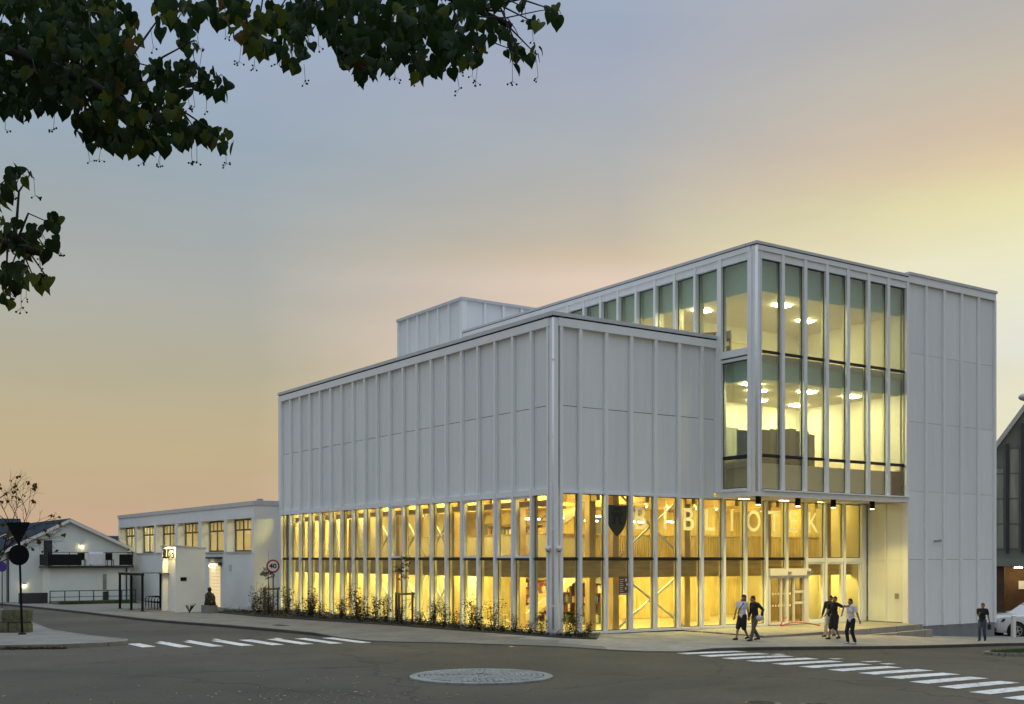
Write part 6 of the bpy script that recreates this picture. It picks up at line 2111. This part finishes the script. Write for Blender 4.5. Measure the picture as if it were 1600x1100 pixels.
    remeshed(hm, 'hair', M['hair'], 0.010, P, 1)
    for q in (-1, 1):
        MB().ball(head + hd * 0.083 + sd * q * 0.031 + Vector((0, 0, 0.012)), (0.012, 0.012, 0.008), 8, 6).build('eye', M['eye'], P)
    MB().tube([head + hd * 0.090 + sd * -0.024 + Vector((0, 0, -0.060)), head + hd * 0.094 + Vector((0, 0, -0.058)), head + hd * 0.090 + sd * 0.024 + Vector((0, 0, -0.060))], 0.005, 6).build('mouth', pmat('lip', (0.22, 0.08, 0.06), 0.5), P)
    P.scale = (s, s, s)
    return P, elbows, s

def world_of(P, s, rotz, v):
    r = Matrix.Rotation(rotz, 3, 'Z')
    return Vector(P.location) + r @ (Vector(v) * s)

G1 = 'people walking past the library entrance'
def ppl(px, Yd):
    x = (px - 800) / 1793 * Yd
    return (x, Yd, zp(x, Yd) + 0.004)
# left pair
person('person in white T-shirt and black shorts with a dark strap across the chest', ppl(1160, 46.0), rad(-48), 1.80,
       ((-0.10, -0.26, 0.0), (0.10, 0.22, 0.05)), ((-0.30, -0.10, 0.92), (0.27, 0.06, 0.92)), 'white', 'black', 'shoe', True, True, 0.02, (0.35, 0), True, G1)
bx, by, bz = ppl(1160, 46.0)
strap = thing('cross_body_strap', 'dark strap worn across the white T-shirt of the left walker', 'strap', (bx, by, bz), rad(-48))
ring = [Vector((0.185 * math.cos(t), 0.135 * math.sin(t) - 0.005, 1.27 + 0.25 * math.cos(t))) for t in [2 * PI * i / 28 for i in range(29)]]
MB().tube([p * (1.80 / 1.78) for p in ring], 0.018, 6).build('webbing', CL['black'], strap, smooth=True)
P2, el2, s2 = person('person in black jacket and khaki trousers carrying a pale ball under the arm', ppl(1180, 45.6), rad(-62), 1.80,
       ((-0.09, 0.24, 0.05), (0.10, -0.30, 0.0)), ((-0.24, -0.12, 0.95), (0.40, -0.02, 1.02)), 'black', 'khaki', 'shoe', False, False, 0.03, (-0.3, 0), False, G1)
wb = world_of(P2, s2, rad(-62), (0.375, -0.10, 0.93))
ball = thing('ball', 'pale grey ball carried under the arm of the person in black jacket', 'ball', wb)
MB().ball((0, 0, 0), 0.125, 20, 12).build('ball_shell', pmat('pale_leather', (0.50, 0.50, 0.50), 0.5), ball, smooth=True)
for k in range(3):
    a = k * PI / 3
    MB().tube([(0.1245 * math.cos(t) * math.cos(a), 0.1245 * math.cos(t) * math.sin(a), 0.1245 * math.sin(t)) for t in [2 * PI * i / 24 for i in range(25)]], 0.003, 5).build('seam', M['black'], ball)
# right group of three
person('person in cream trousers half hidden behind the one in black', ppl(1297, 49.1), rad(-50), 1.76,
       ((-0.10, -0.22, 0.0), (0.10, 0.20, 0.04)), ((-0.30, -0.15, 0.90), (0.27, 0.05, 0.92)), 'black', 'cream', 'shoe', False, False, 0.03, (0.2, 0), False, G1)
person('person in black T-shirt and black shorts, middle of the group right of the door', ppl(1304, 48.2), rad(-55), 1.80,
       ((-0.10, -0.22, 0.0), (0.10, 0.16, 0.03)), ((-0.33, -0.16, 1.02), (0.30, 0.10, 1.08)), 'black', 'black', 'shoe', True, True, 0.05, (0.3, 0), False, G1)
person('person in white T-shirt and black trousers raising a hand to the mouth', ppl(1330, 46.6), rad(-60), 1.84,
       ((-0.10, -0.08, 0.0), (0.10, 0.10, 0.0)), ((-0.06, -0.17, 1.50), (0.33, 0.10, 0.94)), 'white', 'black', 'shoewhite', True, False, 0.03, (0.0, 0), False, G1)
# single figure at the right
P6, el6, s6 = person('person in black T-shirt and jeans reading a phone by the grey plinth', ppl(1535, 53.1), rad(-35), 1.74,
       ((-0.10, -0.12, 0.0), (0.10, 0.10, 0.0)), ((-0.05, -0.30, 1.30), (0.30, 0.04, 0.92)), 'black', 'jeans', 'shoe', True, False, 0.0, (0.1, 0), False, G1)
wp = world_of(P6, s6, rad(-35), (-0.02, -0.37, 1.37))
ph = thing('phone', 'black phone held up by the person at the grey plinth', 'phone', wp, rad(-35))
box('case', M['black'], ph, -0.04, 0.04, -0.006, 0.006, -0.08, 0.08, 0.004)
box('screen', pmat('phone_screen', (0.02, 0.02, 0.025), 0.1), ph, -0.036, 0.036, 0.0065, 0.008, -0.074, 0.074)
wg = world_of(P6, s6, rad(-35), (0.30, 0.06, 0.70))
bg_ = thing('shoulder_bag', 'dark bag held low by the person at the grey plinth', 'bag', wg, rad(-35))
box('bag_body', CL['navy'], bg_, -0.06, 0.06, -0.16, 0.16, -0.16, 0.10, 0.03)
MB().tube([(0, -0.09, 0.10), (0, -0.05, 0.22), (0, 0.05, 0.22), (0, 0.09, 0.10)], 0.012, 6).build('handle', CL['navy'], bg_)

# ------------------------------------------------------------------ white car at the right edge
M['carpaint'] = pmat('white_car_paint', (0.62, 0.62, 0.62), 0.22, 0.02)
M['carglass'] = pmat('dark_car_glass', (0.012, 0.014, 0.016), 0.08, 0.1)
M['tyre'] = pmat('tyre_rubber', (0.016, 0.016, 0.017), 0.85, 0.2, 8)
M['rim'] = pmat('alloy_rim', (0.45, 0.45, 0.46), 0.3, 0.1, metal=0.7)
cx_, cy_ = 26.95, 62.6
car = thing('parked_car', 'large white parked car half behind the library at the right edge', 'car', (cx_, cy_, zp(cx_, cy_) - 0.10), rad(6))
S_ = 1.13
# stations along the length (x): lower z, waist z, half width, roof z (0 = no cabin), half width of roof
prof = [(-0.98, 0.42, 0.78, 0.62, 0.80, 0.55), (-0.88, 0.30, 0.95, 0.80, 0.97, 0.70), (-0.60, 0.26, 1.02, 0.90, 1.05, 0.78), (0.0, 0.26, 1.04, 0.93, 1.11, 0.80), (0.55, 0.26, 1.05, 0.94, 1.15, 0.80),
        (1.15, 0.26, 1.06, 0.94, 1.62, 0.70), (1.75, 0.26, 1.06, 0.94, 1.76, 0.68), (2.7, 0.26, 1.07, 0.94, 1.77, 0.68), (3.5, 0.28, 1.08, 0.93, 1.72, 0.67), (3.95, 0.34, 1.08, 0.88, 1.35, 0.68), (4.05, 0.45, 1.0, 0.80, 1.05, 0.70)]
mb = MB()
ring_n = 12
vs, fs = [], []
for (x, zl, zw, hw, zr_, hr) in prof:
    r_ = [(-hw * .92, zl), (-hw, zl + .15), (-hw, (zl + zw) / 2 + .1), (-hw * .98, zw), (-hr, zr_ - .03), (-hr * .8, zr_), (hr * .8, zr_), (hr, zr_ - .03), (hw * .98, zw), (hw, (zl + zw) / 2 + .1), (hw, zl + .15), (hw * .92, zl)]
    vs += [(x * S_, y * S_, z * S_) for y, z in r_]
for i in range(len(prof) - 1):
    for k in range(ring_n):
        fs.append((i * ring_n + k, i * ring_n + (k + 1) % ring_n, (i + 1) * ring_n + (k + 1) % ring_n, (i + 1) * ring_n + k))
fs.append(tuple(range(ring_n - 1, -1, -1)))
fs.append(tuple((len(prof) - 1) * ring_n + k for k in range(ring_n)))
mb.add(vs, fs)
bm = bmesh.new()
me = mb.mesh('body', M['carpaint'])
bm.from_mesh(me)
bmesh.ops.recalc_face_normals(bm, faces=bm.faces)
bm.to_mesh(me)
bm.free()
body_ = place('body', me, car)
md = body_.modifiers.new('b', 'BEVEL')
md.width = 0.03
md.segments = 2
md.limit_method = 'ANGLE'
md.angle_limit = rad(25)
for p in me.polygons:
    p.use_smooth = True
def cpoly(name, pts, mat, par=None):
    return MB().add([(x * S_, y * S_, z * S_) for x, y, z in pts], [tuple(range(len(pts)))]).build(name, mat, par or car)
for sd_ in (-1, 1):
    cpoly('side_window', [(1.02, sd_ * 0.925, 1.12), (1.40, sd_ * 0.80, 1.55), (2.05, sd_ * 0.77, 1.64), (2.05, sd_ * 0.935, 1.12)], M['carglass'])
    cpoly('side_window', [(2.12, sd_ * 0.935, 1.12), (2.12, sd_ * 0.77, 1.64), (3.2, sd_ * 0.78, 1.60), (3.55, sd_ * 0.92, 1.14)], M['carglass'])
    cpoly('headlight', [(-0.93, sd_ * 0.73, 0.74), (-0.93, sd_ * 0.70, 0.92), (-0.55, sd_ * 0.935, 0.95), (-0.60, sd_ * 0.945, 0.82)], M['carglass'])
    dm = MB().box(0.62 * S_, 0.80 * S_, sd_ * 1.0 * S_ - 0.07, sd_ * 1.0 * S_ + 0.07, 1.08 * S_, 1.22 * S_).build('wing_mirror', M['carpaint'], car)
    for xx in (0.72, 2.08):
        MB().box(xx * S_, xx * S_ + 0.012, sd_ * 0.945 * S_ - 0.006, sd_ * 0.945 * S_ + 0.006, 0.36 * S_, 1.04 * S_).build('door_seam', M['black'], car)
    MB().box(1.62 * S_, 1.86 * S_, sd_ * 0.95 * S_ - 0.02, sd_ * 0.95 * S_ + 0.02, 0.92 * S_, 0.96 * S_).build('door_handle', M['galv'], car)
    MB().box(0.42 * S_, 2.5 * S_, sd_ * 0.93 * S_ - 0.04, sd_ * 0.93 * S_ + 0.03, 0.25 * S_, 0.36 * S_).build('side_skirt', M['black'], car)
    for xw in (0.0, 2.95):
        yw = sd_ * 0.86 * S_
        arch = MB().lathe([(0.46 * S_, -0.05), (0.46 * S_, 0.05)], (xw * S_, sd_ * 0.935 * S_, 0.36 * S_), 'y', 28).build('wheel_arch', M['black'], car)
        wh = thing('tmp', None, None)
        wh.name = 'wheel'
        wh.parent = car
        wh.location = (xw * S_, yw + sd_ * 0.06, 0.36 * S_)
        MB().lathe([(0.23 * S_, -0.13), (0.34 * S_, -0.13), (0.36 * S_, -0.10), (0.36 * S_, 0.10), (0.34 * S_, 0.13), (0.23 * S_, 0.13)], axis='y', n=32).build('tyre', M['tyre'], wh, smooth=False)
        rm = MB().lathe([(0.235 * S_, sd_ * 0.10), (0.235 * S_, sd_ * 0.138), (0.21 * S_, sd_ * 0.138), (0.20 * S_, sd_ * 0.11)], axis='y', n=28)
        for q in range(5):
            a = 2 * PI * q / 5 + .3
            rm.bar((0.03 * math.cos(a), sd_ * 0.14, 0.03 * math.sin(a)), (0.22 * S_ * math.cos(a), sd_ * 0.14, 0.22 * S_ * math.sin(a)), 0.05, 0.03)
        rm.lathe([(0.06, sd_ * 0.12), (0.06, sd_ * 0.16)], axis='y', n=14)
        rm.build('rim', M['rim'], wh)
cpoly('windscreen', [(0.62, -0.74, 1.175), (0.62, 0.74, 1.175), (1.12, 0.64, 1.60), (1.12, -0.64, 1.60)], M['carglass'])
MB().box(-1.0 * S_, -0.93 * S_, -0.45 * S_, 0.45 * S_, 0.62 * S_, 0.80 * S_).build('grille', M['black'], car)
MB().box(-1.02 * S_, -0.84 * S_, -0.75 * S_, 0.75 * S_, 0.34 * S_, 0.50 * S_).build('bumper', M['dark_metal'], car)
# pale bollard before the car
bo_ = thing('bollard', 'pale square bollard in front of the white car wheel', 'bollard', (26.35, 60.3, zp(26.35, 60.3)), 0.3)
MB().prism([(-0.09, -0.09), (0.09, -0.09), (0.09, 0.09), (-0.09, 0.09)], -0.1, 1.12).build('post', M['steel_white'], bo_)
MB().add([(-0.10, -0.10, 1.12), (0.10, -0.10, 1.12), (0.10, 0.10, 1.12), (-0.10, 0.10, 1.12), (0, 0, 1.20)], [(0, 1, 4), (1, 2, 4), (2, 3, 4), (3, 0, 4)]).build('cap', M['steel_white'], bo_)
